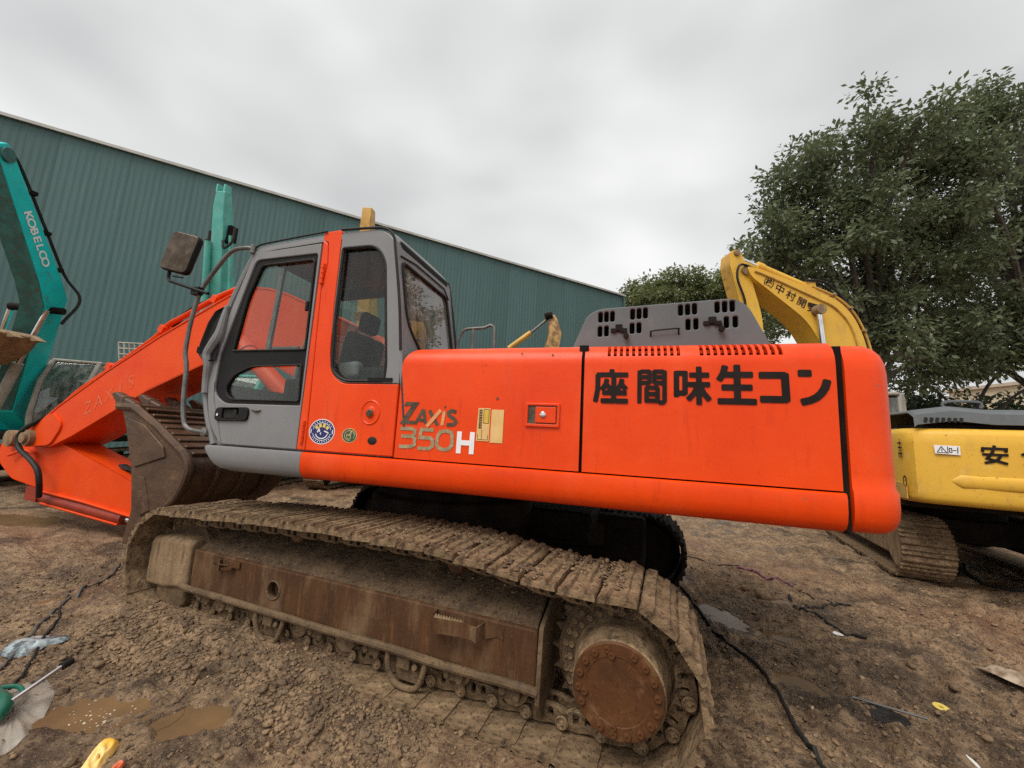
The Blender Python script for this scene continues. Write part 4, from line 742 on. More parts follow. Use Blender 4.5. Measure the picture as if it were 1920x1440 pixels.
plate('mirror_glass', MIRROR, rp([(-.137, -.187), (.137, -.187), (.137, .187), (-.137, .187)], .05, 6), y=-.031, t=.006, bev=.002, parent=CAB, PM=MM)

# ================================================================== boom, arm, bucket
BT = [(-2.25, 2.12), (-3.01, 2.76), (-3.33, 2.9), (-3.86, 3.13), (-4.25, 3.29), (-4.57, 3.38), (-4.85, 3.41), (-5.05, 3.38), (-5.26, 3.32), (-6.48, 2.78), (-7.5, 2.26), (-8.42, 1.74), (-9.0, 1.34)]
BBm = [(-9.08, 1.14), (-8.8, 1.07), (-8.45, 1.1), (-8.0, 1.28), (-6.56, 1.98), (-5.48, 2.38), (-4.9, 2.47), (-4.4, 2.38), (-3.6, 2.05), (-2.5, 1.72), (-2.2, 1.8)]
BO = BT+BBm
BMO = plate('boom', ORANGE2, BO, y=1.215, t=.03, bev=.005, parent=EX)
plate('boom_far_side', ORANGE2, BO, y=1.785, t=.03, bev=.005, parent=BMO)
def strip(name, P, y0, y1, mat, parent, th=.02, dz=0):
    mb = MB(); mb.grid([[(x, y0, z+dz) for x, z in P], [(x, y1, z+dz) for x, z in P]]); return mb.build(name, mat, parent, solid=th, ang=60)
strip('boom_top_plate', BT, 1.19, 1.81, ORANGE2, BMO, .02, .0)
strip('boom_under_plate', BBm[1:], 1.2, 1.8, ORANGE2, BMO, .02, .02)
for (x, z, r) in ((-8.9, 1.21, .12),):
    mb = MB(); mb.lathe([(r, 0), (r, .09), (r*.7, .095), (r*.65, .13), (r*.3, .135), (.001, .135)], 28, T(x, 1.2, z) @ RX(90)); mb.build('boom_pin', MUDTAN, BMO)
plate('boss_plate', ORANGE2, rp([(-9.05, 1.06), (-8.42, 1.12, .1), (-8.2, 1.45, .15), (-8.5, 1.62, .1), (-9.02, 1.36)], .06), y=1.19, t=.03, bev=.008, parent=BMO)
# rail and hoses on the boom's back
mb = MB(); mb.tube(spline([(-8.75, 1.3, 1.58), (-8.31, 1.3, 1.92), (-7.9, 1.3, 2.15), (-7.3, 1.3, 2.47), (-6.75, 1.3, 2.78), (-6.5, 1.3, 2.98), (-6.2, 1.3, 3.1), (-5.6, 1.3, 3.35), (-5.0, 1.3, 3.52)], 5), .035, 8); mb.tube(spline([(-6.6, 1.5, 2.85), (-6.2, 1.5, 3.1), (-5.6, 1.5, 3.36), (-5.0, 1.5, 3.5)], 5), .03, 8)
for x, z in ((-7.55, 2.3), (-6.55, 2.86), (-5.6, 3.26)): mb.box((x, 1.38, z+.04), (.1, .3, .1), RY(28))
mb.build('boom_pipe', ORANGE2, BMO)
mb = MB(); mb.tube(spline([(-6.9, 1.4, 2.75), (-6.55, 1.4, 3.0), (-6.3, 1.4, 3.2), (-5.95, 1.4, 3.33), (-5.3, 1.4, 3.4), (-4.95, 1.4, 3.42)], 6), .032, 8); mb.build('boom_hose', RUBBER, BMO)
mb = MB(); mb.tube(spline([(-8.75, 1.2, 1.52), (-8.95, 1.12, 1.36), (-9.05, 1.1, 1.2), (-8.94, 1.1, 1.03), (-8.64, 1.1, .9), (-8.4, 1.1, .76), (-8.33, 1.12, .56), (-8.45, 1.2, .36)], 6), .035, 8); mb.build('boom_hose', RUBBER, BMO)
mb = MB(); mb.lathe([(.02, -.05), (.09, -.04), (.1, .05), (.085, .06), (.08, .045), (.001, .04)], 20, T(-5.2, 1.12, 2.98) @ RX(90)); mb.tube([(-5.2, 1.2, 2.98), (-5.2, 1.1, 2.98)], .03); mb.build('work_lamp', DARK, BMO)
mb = MB(); mb.box((-5.55, 1.17, 2.55), (.12, .08, .1)); mb.box((-5.44, 1.15, 2.5), (.12, .08, .1)); mb.build('boom_bracket', DARK, BMO, bevel=.02)
FADED = mk('faded_print', (.64, .13, .045), (.74, .075, .008), 9, rough=.5)
for k, ch in enumerate('ZAXIS'): put('faded_letter', text_mesh('faded_letter', ch, .26, T(-7.75+.21*k, 1.197, 1.70+.098*k) @ RY(-25), shear=.2, sx=1.1), FADED, BMO)
# boom cylinder on the near side
cy = MB(); cy.cyl((-3.2, 1.08, 1.42), (-4.75, 1.08, 2.58), .105, n=24); cy.cyl((-4.62, 1.08, 2.483), (-4.8, 1.08, 2.617), .12, n=24); CY = cy.build('boom_cylinder', ORANGE2, EX)
cy = MB(); cy.cyl((-4.7, 1.08, 2.54), (-5.1, 1.08, 2.84), .055, n=20); cy.build('rod', CHROME, CY)
cy = MB(); cy.cyl((-5.1, 1.02, 2.84), (-5.1, 1.25, 2.84), .11, n=20); cy.build('rod_eye', ORANGE2, CY)
# arm (stick), folded back under the boom
AO = rp([(-9.78, 1.26, .12), (-9.45, 1.22, .1), (-8.95, 1.33, .15), (-8.43, 1.17, .1), (-6.88, .77, .05), (-5.75, .46, .1), (-5.62, .28, .1), (-5.8, .13, .08), (-6.42, .26, .05), (-8.58, .44, .1), (-9.45, .54, .1), (-9.9, .78, .1), (-9.98, 1.02, .1)])
ARM = plate('arm', ORANGE2, AO, y=1.305, t=.025, bev=.005, parent=EX)
plate('arm_far_side', ORANGE2, AO, y=1.72, t=.025, bev=.005, parent=ARM)
mb = MB(); mb.grid([[(x, 1.29, z), (x, 1.735, z)] for x, z in AO+AO[:1]]); mb.build('arm_plate', ORANGE2, ARM, ang=60)
mb = MB(); mb.lathe([(.13, 0), (.13, .1), (.08, .11), (.001, .11)], 24, T(-9.55, 1.29, 1.17) @ RX(90)); mb.build('arm_pin', MUDTAN, ARM)
mb = MB(); mb.tube(spline([(-9.5, 1.22, .9), (-9.2, 1.26, 1.0), (-8.9, 1.26, .93), (-8.75, 1.24, .7)], 4), .02, 6)
mb.build('arm_weld', ORANGE2, ARM)
for x in (-7.05, -6.85): mb = MB(); mb.box((x, 1.45, .86-.25*(x+7.05)), (.32, .1, .035), RY(14)); mb.build('arm_bracket', RUBBER, ARM, bevel=.01)
cy = MB(); cy.cyl((-8.75, 1.36, .33), (-6.75, 1.36, .2), .09, n=20); cy.box((-8.8, 1.36, .36), (.3, .2, .2), RY(4)); CY2 = cy.build('bucket_cylinder', mk('dark_red_paint', (.22, .022, .008), (.3, .03, .01), 5, rough=.45), EX)
cy = MB(); cy.cyl((-6.8, 1.36, .2), (-5.7, 1.36, .12), .05, n=16); cy.build('rod', CHROME, CY2)
mb = MB(); mb.tube([(-8.6, 1.28, .42), (-7.6, 1.28, .36), (-6.5, 1.28, .26)], .022, 6); mb.tube([(-8.6, 1.3, .24), (-6.8, 1.3, .12)], .018, 6); mb.build('cylinder_pipe', ORANGE2, CY2)
# bucket: mouth to the left, floor on top, heel towards the track
B0, B1 = .82, 2.18
SIDE = [(-6.24, 1.70), (-6.0, 1.70), (-5.5, 1.47), (-5.0, 1.19), (-4.94, 1.1), (-4.93, 1.02), (-4.96, .9), (-5.02, .76), (-5.22, .585), (-5.4, .50), (-5.5, .3), (-5.55, .12), (-5.8, .1), (-5.74, .5), (-5.86, .95), (-5.97, 1.19), (-6.12, 1.5)]
BK = plate('bucket', BUCKET, rp([(*p, .03) for p in SIDE]), y=B0, t=.05, bev=.01, parent=EX)
plate('far_side_plate', BUCKET, rp([(*p, .03) for p in SIDE]), y=B1, t=.05, bev=.01, parent=BK)
SH_ = [(-6.3, 1.74), (-6.0, 1.715), (-5.5, 1.485), (-5.02, 1.21), (-4.94, 1.13), (-4.91, 1.03), (-4.94, .9), (-5.0, .75), (-5.2, .57), (-5.42, .48), (-5.5, .3), (-5.55, .12)]
strip('bucket_shell', SH_, B0+.01, B1-.01, BUCKET, BK, .04)
mb = MB(); mb.tube([(x, B0-.02, z) for x, z in ((-6.3, 1.73), (-6.0, 1.725), (-5.5, 1.49), (-5.02, 1.215), (-4.93, 1.13), (-4.9, 1.03), (-4.93, .9), (-5.0, .745), (-5.2, .56))], [.05, .05, .045, .045, .045, .045, .042, .04, .03], 8); mb.build('side_edge', BUCKET, BK)
mb = MB(); mb.prism([(-6.15, 1.62), (-5.75, 1.52), (-5.35, 1.27), (-5.3, 1.15), (-5.8, 1.0), (-5.92, 1.2)], B0-.045, B0-.02); mb.build('wear_plate', BUCKET, BK, bevel=.012)
mb = MB(); mb.prism([(-5.72, .9), (-5.6, .9), (-5.42, .52), (-5.55, .45), (-5.66, .55)], B0-.04, B0-.02); mb.build('wear_plate', BUCKET, BK, bevel=.012)
# cutting lip and ribs across the floor
mb = MB(); mb.prism([(-6.42, 1.79), (-6.0, 1.77), (-5.98, 1.70), (-6.3, 1.69)], B0-.03, B1+.03); mb.build('cutting_lip', BUCKET, BK, bevel=.015)
for k in range(8):
    t = k/7; x = -5.92+.92*t; z = 1.705-.50*t; mb = MB(); mb.box((x, (B0+B1)/2, z+.0), (.055, B1-B0-.1, .05), RY(28)); mb.build('wear_rib', BUCKET, BK, bevel=.015)
for y in (1.15, 1.5, 1.85): mb = MB(); mb.prism([(-4.93, 1.1), (-4.89, 1.0), (-4.92, .85), (-5.0, .7), (-5.3, .5), (-5.3, .53), (-5.0, .78), (-4.95, .9)], y-.02, y+.02); mb.build('wear_strip', BUCKET, BK)
tm = MB(); tm.prism([(-6.58, 1.9), (-6.5, 1.93), (-6.3, 1.85), (-6.1, 1.79), (-6.08, 1.69), (-6.3, 1.69), (-6.45, 1.78)], -.055, .055); tm.prism([(-6.36, 1.88), (-6.3, 1.87), (-6.28, 1.68), (-6.36, 1.7)], -.07, .07); TOOTH = tm.mesh('tooth')
for y in (.88, 1.17, 1.5, 1.83, 2.12):
    o = put('tooth', TOOTH, BUCKET, BK, T(0, y, 0)); m = o.modifiers.new('b', 'BEVEL'); m.width = .02; m.segments = 2
# hinge ears and link of the bucket
mb = MB()
for y in (1.27, 1.75): mb.prism([(-5.4, .5), (-5.5, .25), (-5.75, .05), (-5.95, .05), (-6.0, .25), (-5.85, .42)], y-.03, y+.03)
mb.build('hinge_ear', BUCKET, BK, bevel=.01)
# mud lying on the near track frame and track

mb = MB(); mb.box((-2.95, .985, 2.86), (.12, .004, .1)); mb.build('far_label', LABELY, CAB)
# mud on the near track frame and on the track
n = 1300; uu = RNG.uniform(-1.6, 1.45, n); ww = RNG.uniform(1.2, 1.56, n)
zz = np.where(ww > 1.44, .575-(ww-1.44)*.65, .668-(ww-1.2)*.39); ss = np.clip(np.exp(RNG.normal(-5.3, .5, n)), .003, .014)
X = -1.85+uu*CA-ww*SA; Yv = 1.5-uu*SA-ww*CA
scatter('frame_mud', X, Yv, zz+ss*.2, ss, CLODM, None, .7, EX)
n = 3400; uu = RNG.uniform(-1.9, 1.95, n); ww = RNG.uniform(1.06, 1.7, n); tz = np.interp(uu, [p[0] for p in TOP], [p[1] for p in TOP]); ss = np.clip(np.exp(RNG.normal(-4.6, .5, n)), .004, .022)
k_ = vnoise(uu*3, ww*4, 5) > .42; uu, ww, tz, ss = uu[k_], ww[k_], tz[k_], ss[k_]
scatter('track_mud', -1.85+uu*CA-ww*SA, 1.5-uu*SA-ww*CA, tz+.018+ss*.2, ss, CLODM, None, .6, EX)
# ================================================================== warehouse
WALLM = mk('green_steel_sheet', (.088, .152, .15), (.077, .136, .135), .6, .35, .65, .6, stretch=(1, 1, .3), rnd=.07, spec=.15,
           layers=[((.22, .29, .29), 9, .56, .74, (5, 1, .05), .55), ((.08, .135, .135), 3, .55, .75, (2, 1, .1), .5)])
TRIM = mk('pale_flashing', (.5, .5, .48), (.42, .42, .4), 2, rough=.6)
wd = Vector((.7061, .7081, 0)); wn = Vector((.7081, -.7061, 0)); E0 = Vector((-.67, 24.94, 0))
WH = 12.0; WBM = Matrix(((wd.x, -wn.x, 0, E0.x), (wd.y, -wn.y, 0, E0.y), (0, 0, 1, -.2), (0, 0, 0, 1)))   # local x along the wall (0 at its right end), y into the building
WR = thing('warehouse', 'long windowless warehouse clad in dark green corrugated steel, pale trim along its roof edge', 'warehouse', WBM)
pm = MB(); prof = []
for k in range(5): prof += [(k*.2, 0), (k*.2+.07, 0), (k*.2+.1, -.009), (k*.2+.15, -.009), (k*.2+.18, 0)]
prof.append((1.0, 0)); pm.grid([[(x, y, z) for x, y in prof] for z in (0, 4, 8, WH+.2)]); PANEL = pm.mesh('wall_panel', 20)
for k in range(42): put('wall_panel', PANEL, WALLM, WR, T(-k-1, .004*(k % 2), 0))
for k in range(14): put('wall_panel', PANEL, WALLM, WR, T(0, k, 0) @ RZ(90) @ T(0, -.06, 0))
mb = MB(); mb.box((-21, .0, WH+.24), (42.3, .3, .07)); mb.box((-21, -.13, WH+.18), (42.3, .04, .08)); mb.build('roof_trim', TRIM, WR, bevel=.02)
mb = MB(); mb.prism([(0, WH+.2), (14, WH+1.4), (28, WH+.2), (28, 0), (0, 0)], -42, -.12, 'x', M=T(0, .1, 0)); mb.build('roof', TRIM, WR)
mb = MB(); mb.tube([(.06, -.1, 0), (.06, -.1, WH)], .07, 10); mb.build('downpipe', WALLM, WR)

# ================================================================== machines behind
BSH, bpitch = None, None
BP_ = track_path(1.65, -1.65, .45, .4, [(-1.2, .83), (0, .82), (1.2, .83)]); bsh, bpitch = resample(BP_, 42); BSHOE = [shoe_mesh(bpitch, .56, seed=20+k) for k in range(3)]
def crawler(root, BM, mat=MUDDY, gauge=1.07, shoes_=True):
    for sg in (1, -1):
        mb = MB(); mb.prism([(-1.55, .25), (1.55, .25), (1.75, .45), (1.55, .68), (-1.55, .68), (-1.75, .45)], -.16, .16); mb.lathe([(.05, -.2), (.32, -.2), (.36, -.08), (.36, .08), (.32, .2), (.05, .2)], 28, T(-1.65, 0, .45) @ RX(90)); mb.lathe([(.05, -.2), (.32, -.2), (.36, -.08), (.36, .08), (.32, .2), (.05, .2)], 28, T(1.65, 0, .45) @ RX(90))
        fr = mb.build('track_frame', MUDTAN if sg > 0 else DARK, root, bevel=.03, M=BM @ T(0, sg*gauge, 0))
        for k, (u, z, a) in enumerate(bsh): put('track_shoe', BSHOE[k % 3], mat, fr, T(u, 0, z) @ RY(-math.degrees(a)) @ RY(180) @ RX(180) @ RY(random.uniform(-2, 2)))
    mb = MB(); mb.box((0, 0, .62), (1.6, 1.8, .35)); mb.lathe([(.65, .78), (.65, 1.05), (.1, 1.05)], 28); mb.build('centre_frame', DARK, root, bevel=.03, M=BM)
def house(root, BM, paint, cabmat, hood=GREYD, glassm=GLASSX, hw=1.38, L0=-2.0, cw=True, z1=2.05):
    mb = MB(); mb.box((-.35, 0, 1.14), (3.9, 2*hw-.1, .16)); mb.build('deck', DARK, root, bevel=.02, M=BM)
    for sg in (1, -1):
        mb = MB(); x1 = .1 if sg > 0 else 1.4; mb.box(((L0+x1)/2, sg*(hw-.32), (z1+1.2)/2), (x1-L0, .62, z1-1.2)); mb.build('side_body', paint, root, bevel=.06, seg=3, M=BM)
    mb = MB(); mb.box((-1.0, 0, (z1+1.2)/2-.05), (1.9, 1.5, z1-1.3)); mb.build('engine_bay', DARK, root, M=BM)
    mb = MB(); mb.box((-1.25, 0, z1+.12), (1.3, 1.7, .3), taper=.9); mb.build('engine_hood', hood, root, bevel=.08, seg=3, M=BM)
    if cw:
        mb = MB(); po = [(L0-.02, hw), (L0-.45, hw), (L0-.6, hw-.14), (L0-.72, hw-.6), (L0-.76, 0), (L0-.72, -hw+.6), (L0-.6, -hw+.14), (L0-.45, -hw), (L0-.02, -hw)]; mb.prism(po, 1.1, z1+.02, 'z'); mb.build('counterweight', paint, root, bevel=.09, seg=4, M=BM)
    # cab as posts, roof and panes
    x0, x1, y0, y1 = .22, 1.78, hw-1.0, hw
    out = rp([(x0, 1.22, .03), (x1-.1, 1.22, .1), (x1, 1.6, .2), (x1-.12, 2.4, .2), (x1-.4, 2.93, .15), (x0+.05, 2.93, .12)]); win = rp([(x0+.12, 1.85, .06), (x1-.12, 1.8, .06), (x1-.2, 2.35, .1), (x1-.45, 2.8, .08), (x0+.14, 2.8, .06)])
    cabo = None
    for y in (y1-.03, y0+.03): cabo = plate('cab_side', cabmat, out, [win], y=y, t=.06, bev=.012, parent=root, M=BM)
    mb = MB(); mb.prism(win, y1-.035, y1-.03); mb.prism(win, y0+.03, y0+.035); mb.build('cab_window', glassm, root, M=BM)
    mb = MB(); mb.box(((x0+x1-.3)/2, (y0+y1)/2, 2.93), (x1-x0-.35, y1-y0-.04, .08)); mb.build('cab_roof', cabmat, root, bevel=.035, seg=3, M=BM)
    mb = MB(); mb.box((x0+.03, (y0+y1)/2, 1.55), (.06, y1-y0-.1, .66)); mb.build('cab_back', cabmat, root, bevel=.02, M=BM)
    for y in (y0+.06, y1-.06): mb = MB(); mb.tube([(x1-.33, y, 2.9), (x1-.1, y, 2.4), (x1-.03, y, 1.7), (x1-.1, y, 1.25)], .05, 8); mb.build('cab_post', cabmat, root, M=BM)
    mb = MB(); mb.grid([[(x, y0+.08, z), (x, y1-.08, z)] for x, z in ((x1-.34, 2.88), (x1-.11, 2.4), (x1-.035, 1.7), (x1-.1, 1.25))]); mb.build('windscreen', glassm, root, M=BM)
    mb = MB(); mb.grid([[(x0+.04, y0+.06, z), (x0+.04, y1-.06, z)] for z in (1.9, 2.85)]); mb.build('rear_window', glassm, root, M=BM)
    mb = MB(); mb.box((x0+.6, (y0+y1)/2, 1.6), (.5, .5, .3)); mb.box((x0+.35, (y0+y1)/2, 2.05), (.15, .48, .7)); mb.build('seat', SEAT, root, bevel=.04, M=BM)
def sweep(name, P, wa, wb, side, mat, parent, bevel=.02):      # box beam along 3-D points; side = across, wa/wb = half sizes
    mb = MB(); rows = []; s = Vector(side).normalized(); P = [Vector(p) for p in P]
    for i, p in enumerate(P):
        d = (P[min(i+1, len(P)-1)]-P[max(i-1, 0)]).normalized(); nn = s.cross(d).normalized(); a = wa[i] if isinstance(wa, (list, tuple)) else wa; b = wb[i] if isinstance(wb, (list, tuple)) else wb
        rows.append([p+s*a+nn*b, p-s*a+nn*b, p-s*a-nn*b, p+s*a-nn*b])
    mb.grid(rows, closed=True); k = len(P)-1; mb.f += [(3, 2, 1, 0), (4*k, 4*k+1, 4*k+2, 4*k+3)]
    return mb.build(name, mat, parent, bevel=bevel, ang=40)

# ---- yellow excavator showing its rear, at the right edge
YM = T(5.243, 6.32, -.08) @ RZ(81.45)
YX = thing('yellow_excavator', 'yellow excavator at the right edge seen from behind, black lettering on its counterweight', 'excavator', YM)
crawler(YX, I4, gauge=1.06)
house(YX, I4, YELLOW, DIRTYG, cw=False, L0=-1.95, z1=2.02)
po = [(-1.97, 1.41), (-2.3, 1.41), (-2.55, 1.4), (-2.68, 1.34), (-2.74, 1.2), (-2.79, .8), (-2.81, .0), (-2.79, -.8), (-2.74, -1.2), (-2.68, -1.34), (-2.55, -1.4), (-1.97, -1.41)]
rows = []
for d, z in ((.2, 1.14), (.07, 1.15), (.02, 1.18), (0, 1.23), (0, 1.3), (.0, 1.9), (.012, 2.02), (.04, 2.07), (.1, 2.1), (.25, 2.11)):
    rows.append([(x+d*(.9 if x < -2.4 else 0), y*(1-d*.35), z) for x, y in po])
mb = MB(); mb.grid(rows); q = len(po); mb.f += [tuple(range(q)), tuple(9*q+k for k in range(q)), tuple([i*q for i in range(10)]+[i*q+q-1 for i in range(9, -1, -1)])]
YCW = mb.build('counterweight', YELLOW, YX, ang=40)
mb = MB(); mb.box((-2.3, 1.414, 1.28), (.6, .012, .2)); mb.build('side_step', YELLOWD, YX, bevel=.004)
# rounded bulge across the rear face
rows = []
for j, y in enumerate(np.linspace(1.06, -1.06, 23)):
    e = min(1, (1.06-abs(y))/.1+.02)**.5; row = []
    for a in np.linspace(-90, 90, 9): row.append((-2.805+.0*(abs(y))+(abs(y)/1.2)**2*.065-.035*e*math.cos(math.radians(a))+.004, y, 1.45+.085*e*math.sin(math.radians(a))))
    rows.append(row)
mb = MB(); mb.grid(rows); mb.build('rear_bulge', YELLOW, YX, ang=60)
# grey hood of this machine with its louvres
hm = MB(); rows = [[(x, y, z) for x, z in zip((-2.72, -2.7, -2.55, -1.2, -1.0), (zz+.0, zz+.13, zz+.2, zz+.24, zz))] for y, zz in ((1.33, 2.11), (1.3, 2.14), (.95, 2.2), (.6, 2.16), (-.4, 2.16), (-1.2, 2.1))]
hm.grid(rows); YH = hm.build('hood_cover', GREYD, YX, solid=.02, ang=25)
for k in range(7): mb = MB(); mb.box((-2.722, 1.22-.055*k, 2.205), (.012, .03, .06), RX(12)); mb.build('louvre', RUBBER, YH)
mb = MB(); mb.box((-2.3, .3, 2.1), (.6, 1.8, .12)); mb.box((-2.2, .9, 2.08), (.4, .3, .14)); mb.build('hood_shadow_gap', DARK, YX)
mb = MB(); mb.tube(spline([(-2.5, .95, 2.38), (-2.5, .93, 2.46), (-2.5, .62, 2.46), (-2.5, .6, 2.38)], 4), .018, 6); mb.build('hood_handle', GREYD, YX)
FACE = lambda y0: T(-2.797, y0, 0) @ RZ(-90)      # local a runs to the image right (-y), b up, front towards -x
def xr(y): return -2.81+(abs(y)/1.2)**2*.05-.006
lbm = MB()
def flat_on_rear(name, pl, mat, lift=.0):      # pl: list of (s, z) polygons, s metres right of the left corner (y = 1.41 - s)
    m2 = MB()
    for k, P in enumerate(pl): m2.add([(xr(1.41-s)-lift-.0003*k, 1.41-s, z) for s, z in P], [tuple(range(len(P)))])
    return put(name, m2.mesh(name, fix=False), mat, YX)
def rib_on_rear(name, strokes, w, s0, z0, ss, sz, mat, lift=.004):
    m2 = MB()
    for k, st in enumerate(strokes): ribbon(m2, [(s0+p[0]*ss, z0+p[1]*sz) for p in st], w, 0, cap=.4)
    m2.v = [(xr(1.41-a)-lift-.00002*i, 1.41-a, b) for i, (a, y, b) in enumerate(m2.v)]
    return put(name, m2.mesh(name, fix=False), mat, YX)
KAN = [[(.5, 1.0), (.5, .88)], [(.06, .66), (.08, .84), (.92, .84), (.9, .68)], [(.45, .72), (.34, .48), (.2, .27), (.5, .17), (.9, .02)], [(.06, .5), (.95, .5)], [(.72, .5), (.6, .25), (.4, .1), (.12, .02)]]
KZEN = [[(.5, 1.0), (.3, .75), (.02, .55)], [(.5, 1.0), (.7, .75), (1, .55)], [(.25, .55), (.75, .55)], [(.28, .32), (.72, .32)], [(.08, .04), (.94, .04)], [(.5, .55), (.5, .04)]]
rib_on_rear('letter', KAN, .03, .63, 1.69, .23, .21, DECALK); rib_on_rear('letter', KZEN, .03, .96, 1.69, .25, .21, DECALK)
flat_on_rear('label', [[(.23, 1.78), (.455, 1.77), (.455, 1.88), (.225, 1.885)]], WHITEP, .004)
rib_on_rear('label_print', [[(.25, 1.795), (.29, 1.868), (.335, 1.793), (.25, 1.795)], [(.293, 1.81), (.293, 1.84)], [(.345, 1.785), (.345, 1.87)], [(.36, 1.8), (.36, 1.85), (.38, 1.85), (.38, 1.8), (.36, 1.8)], [(.39, 1.825), (.42, 1.825)], [(.43, 1.79), (.435, 1.865)]], .008, 0, 0, 1, 1, DECALK, .006)
sm = MB(); ribbon(sm, [(0+.045*math.cos(a), .065*math.sin(a)) for a in np.linspace(0, 6.2832, 16)], .026, 0, T(-2.57, 1.42, 1.40) @ RZ(180), cap=0, ch=0); put('digit', sm.mesh('digit', fix=False), DECALK, YX)
sm = MB()
for st in ([(-.06, .1), (.04, .1)], [(0, .15), (0, .0)], [(-.06, .04), (.05, .04)], [(-.05, -.04), (.05, -.04)], [(-.03, .0), (-.04, -.09)], [(.03, .0), (.03, -.1)]): ribbon(sm, st, .02, 0, T(-2.5, 1.42, 1.80) @ RZ(180))
put('letter', sm.mesh('letter', fix=False), DECALK, YX)

# ---- second yellow excavator: only its boom and arm rise behind the orange counterweight
Y2M = T(6.264, 11.232, -.08) @ RZ(202.9) @ Matrix.Scale(1.135, 4)
Y2 = thing('yellow_excavator', 'yellow excavator behind the orange counterweight, boom with black characters bent up to the left', 'excavator', Y2M)
crawler(Y2, I4); house(Y2, I4, YELLOW, DIRTYG)
def arc(P, r=.1): return rp([(*p, r) if len(p) == 2 else p for p in P], r, 4)
BO2 = arc([(-.2, 1.9, .1), (-.2, 3.4, .5), (-.02, 4.5, .5), (.22, 5.05, .4), (.6, 5.42, .4), (1.3, 5.68, .3), (2.85, 6.1, .1), (3.15, 6.12, .1), (3.02, 5.85, .1), (2.3, 5.35, .2), (1.62, 4.88, .3), (1.3, 4.45, .4), (.85, 3.4, .5), (.5, 1.9, .1)])
B2 = plate('boom', YELLOW, BO2, y=.3, t=.04, bev=.008, parent=Y2); plate('boom_far_side', YELLOW, BO2, y=-.3, t=.04, bev=.008, parent=B2)
mb = MB(); mb.grid([[(x, -.3, z), (x, .3, z)] for x, z in BO2+BO2[:1]]); mb.build('boom_plate', YELLOW, B2, ang=60)
AO2 = arc([(3.28, 6.62, .05), (3.48, 6.55, .08), (3.52, 6.2, .1), (3.2, 4.9, .3), (2.85, 3.2, .1), (2.62, 3.2, .05), (2.68, 4.9, .3), (2.85, 5.5, .2), (3.0, 6.1, .2), (3.2, 6.5, .1)])
A2 = plate('arm', YELLOW, AO2, y=.19, t=.03, bev=.006, parent=Y2); plate('arm_far_side', YELLOW, AO2, y=-.19, t=.03, bev=.006, parent=A2)
mb = MB(); mb.grid([[(x, -.19, z), (x, .19, z)] for x, z in AO2+AO2[:1]]); mb.build('arm_plate', YELLOWD, A2, ang=60)
mb = MB(); mb.lathe([(.12, -.03), (.12, .05), (.05, .06), (.001, .06)], 20, T(3.1, .21, 6.05) @ RX(-90)); mb.lathe([(.08, -.03), (.08, .05), (.001, .05)], 18, T(3.33, .2, 6.5) @ RX(-90)); mb.build('arm_pin', MUDTAN, A2)
mb = MB(); mb.cyl((1.38, 0, 5.9), (2.6, 0, 6.3), .105, n=20); mb.cyl((2.48, 0, 6.26), (2.64, 0, 6.313), .125, n=20); mb.box((1.25, 0, 5.8), (.3, .3, .3)); C2 = mb.build('arm_cylinder', YELLOW, Y2)
mb = MB(); mb.cyl((2.6, 0, 6.3), (3.3, 0, 6.54), .06, n=16); mb.build('rod', CHROME, C2)
mb = MB(); mb.tube([(1.32, .42, 5.05), (1.2, .42, 3.6), (1.1, .42, 2.4)], .06, 12); mb.build('rod', CHROME, Y2)
mb = MB(); mb.cyl((1.32, .28, 5.1), (1.32, .52, 5.1), .13, n=18); mb.build('cylinder_eye', MUDTAN, Y2)
for k, y in enumerate((-.2, -.1, .02, .13, .24)):
    mb = MB(); mb.tube(spline([(-.3, y, 3.2), (-.28, y, 4.1), (-.1, y, 4.75), (.2, y, 5.25), (.65, y, 5.58), (1.3, y, 5.8)], 5), .03, 6); mb.build('boom_pipe', YELLOWD, B2)
mb = MB(); mb.tube(spline([(.2, .34, 4.3), (.4, .34, 4.85), (.8, .34, 5.25), (1.3, .34, 5.45), (2.6, .34, 5.9), (2.95, .34, 6.0)], 5), .025, 6); mb.build('boom_pipe', YELLOWD, B2)
for x_, z_ in ((-.1, 4.72), (.25, 5.3), (.7, 5.62)): mb = MB(); mb.box((x_, .02, z_), (.07, .56, .09), RY(-45)); mb.build('pipe_clamp', MUDTAN, B2, bevel=.01)
for P_, r_ in (([(-.35, -.1, 3.4), (-.33, -.1, 4.2), (-.2, -.1, 4.8), (.1, -.1, 5.25)], .04), ([(.15, .05, 5.3), (.5, .05, 5.72), (.9, .05, 5.98), (1.4, .05, 5.98)], .03), ([(.15, .18, 5.3), (.5, .18, 5.72), (.9, .18, 5.98), (1.4, .18, 5.98)], .03), ([(2.9, .26, 6.1), (3.3, .3, 6.15), (3.4, .3, 5.8), (3.2, .26, 5.3), (3.15, .24, 5.0)], .028)):
    mb = MB(); mb.tube(spline(P_, 5), r_, 6); mb.build('boom_hose', RUBBER, B2)
def side_text(s, t, size):      # characters along the boom's near face
    p = Vector((2.57, 0, 5.72)).lerp(Vector((1.40, 0, 5.14)), t)
    me = text_mesh('letter', s, size, T(p.x, .326, p.z) @ RZ(180) @ RY(25), bold=.003); return put('letter', me, DECALK, B2)
for k, s in enumerate('㈱中村開発'): side_text(s, k/4, .27)
mb = MB(); mb.box((1.40, .345, 5.24), (.26, .012, .1), RY(-10)); mb.build('black_patch', DECALK, B2)

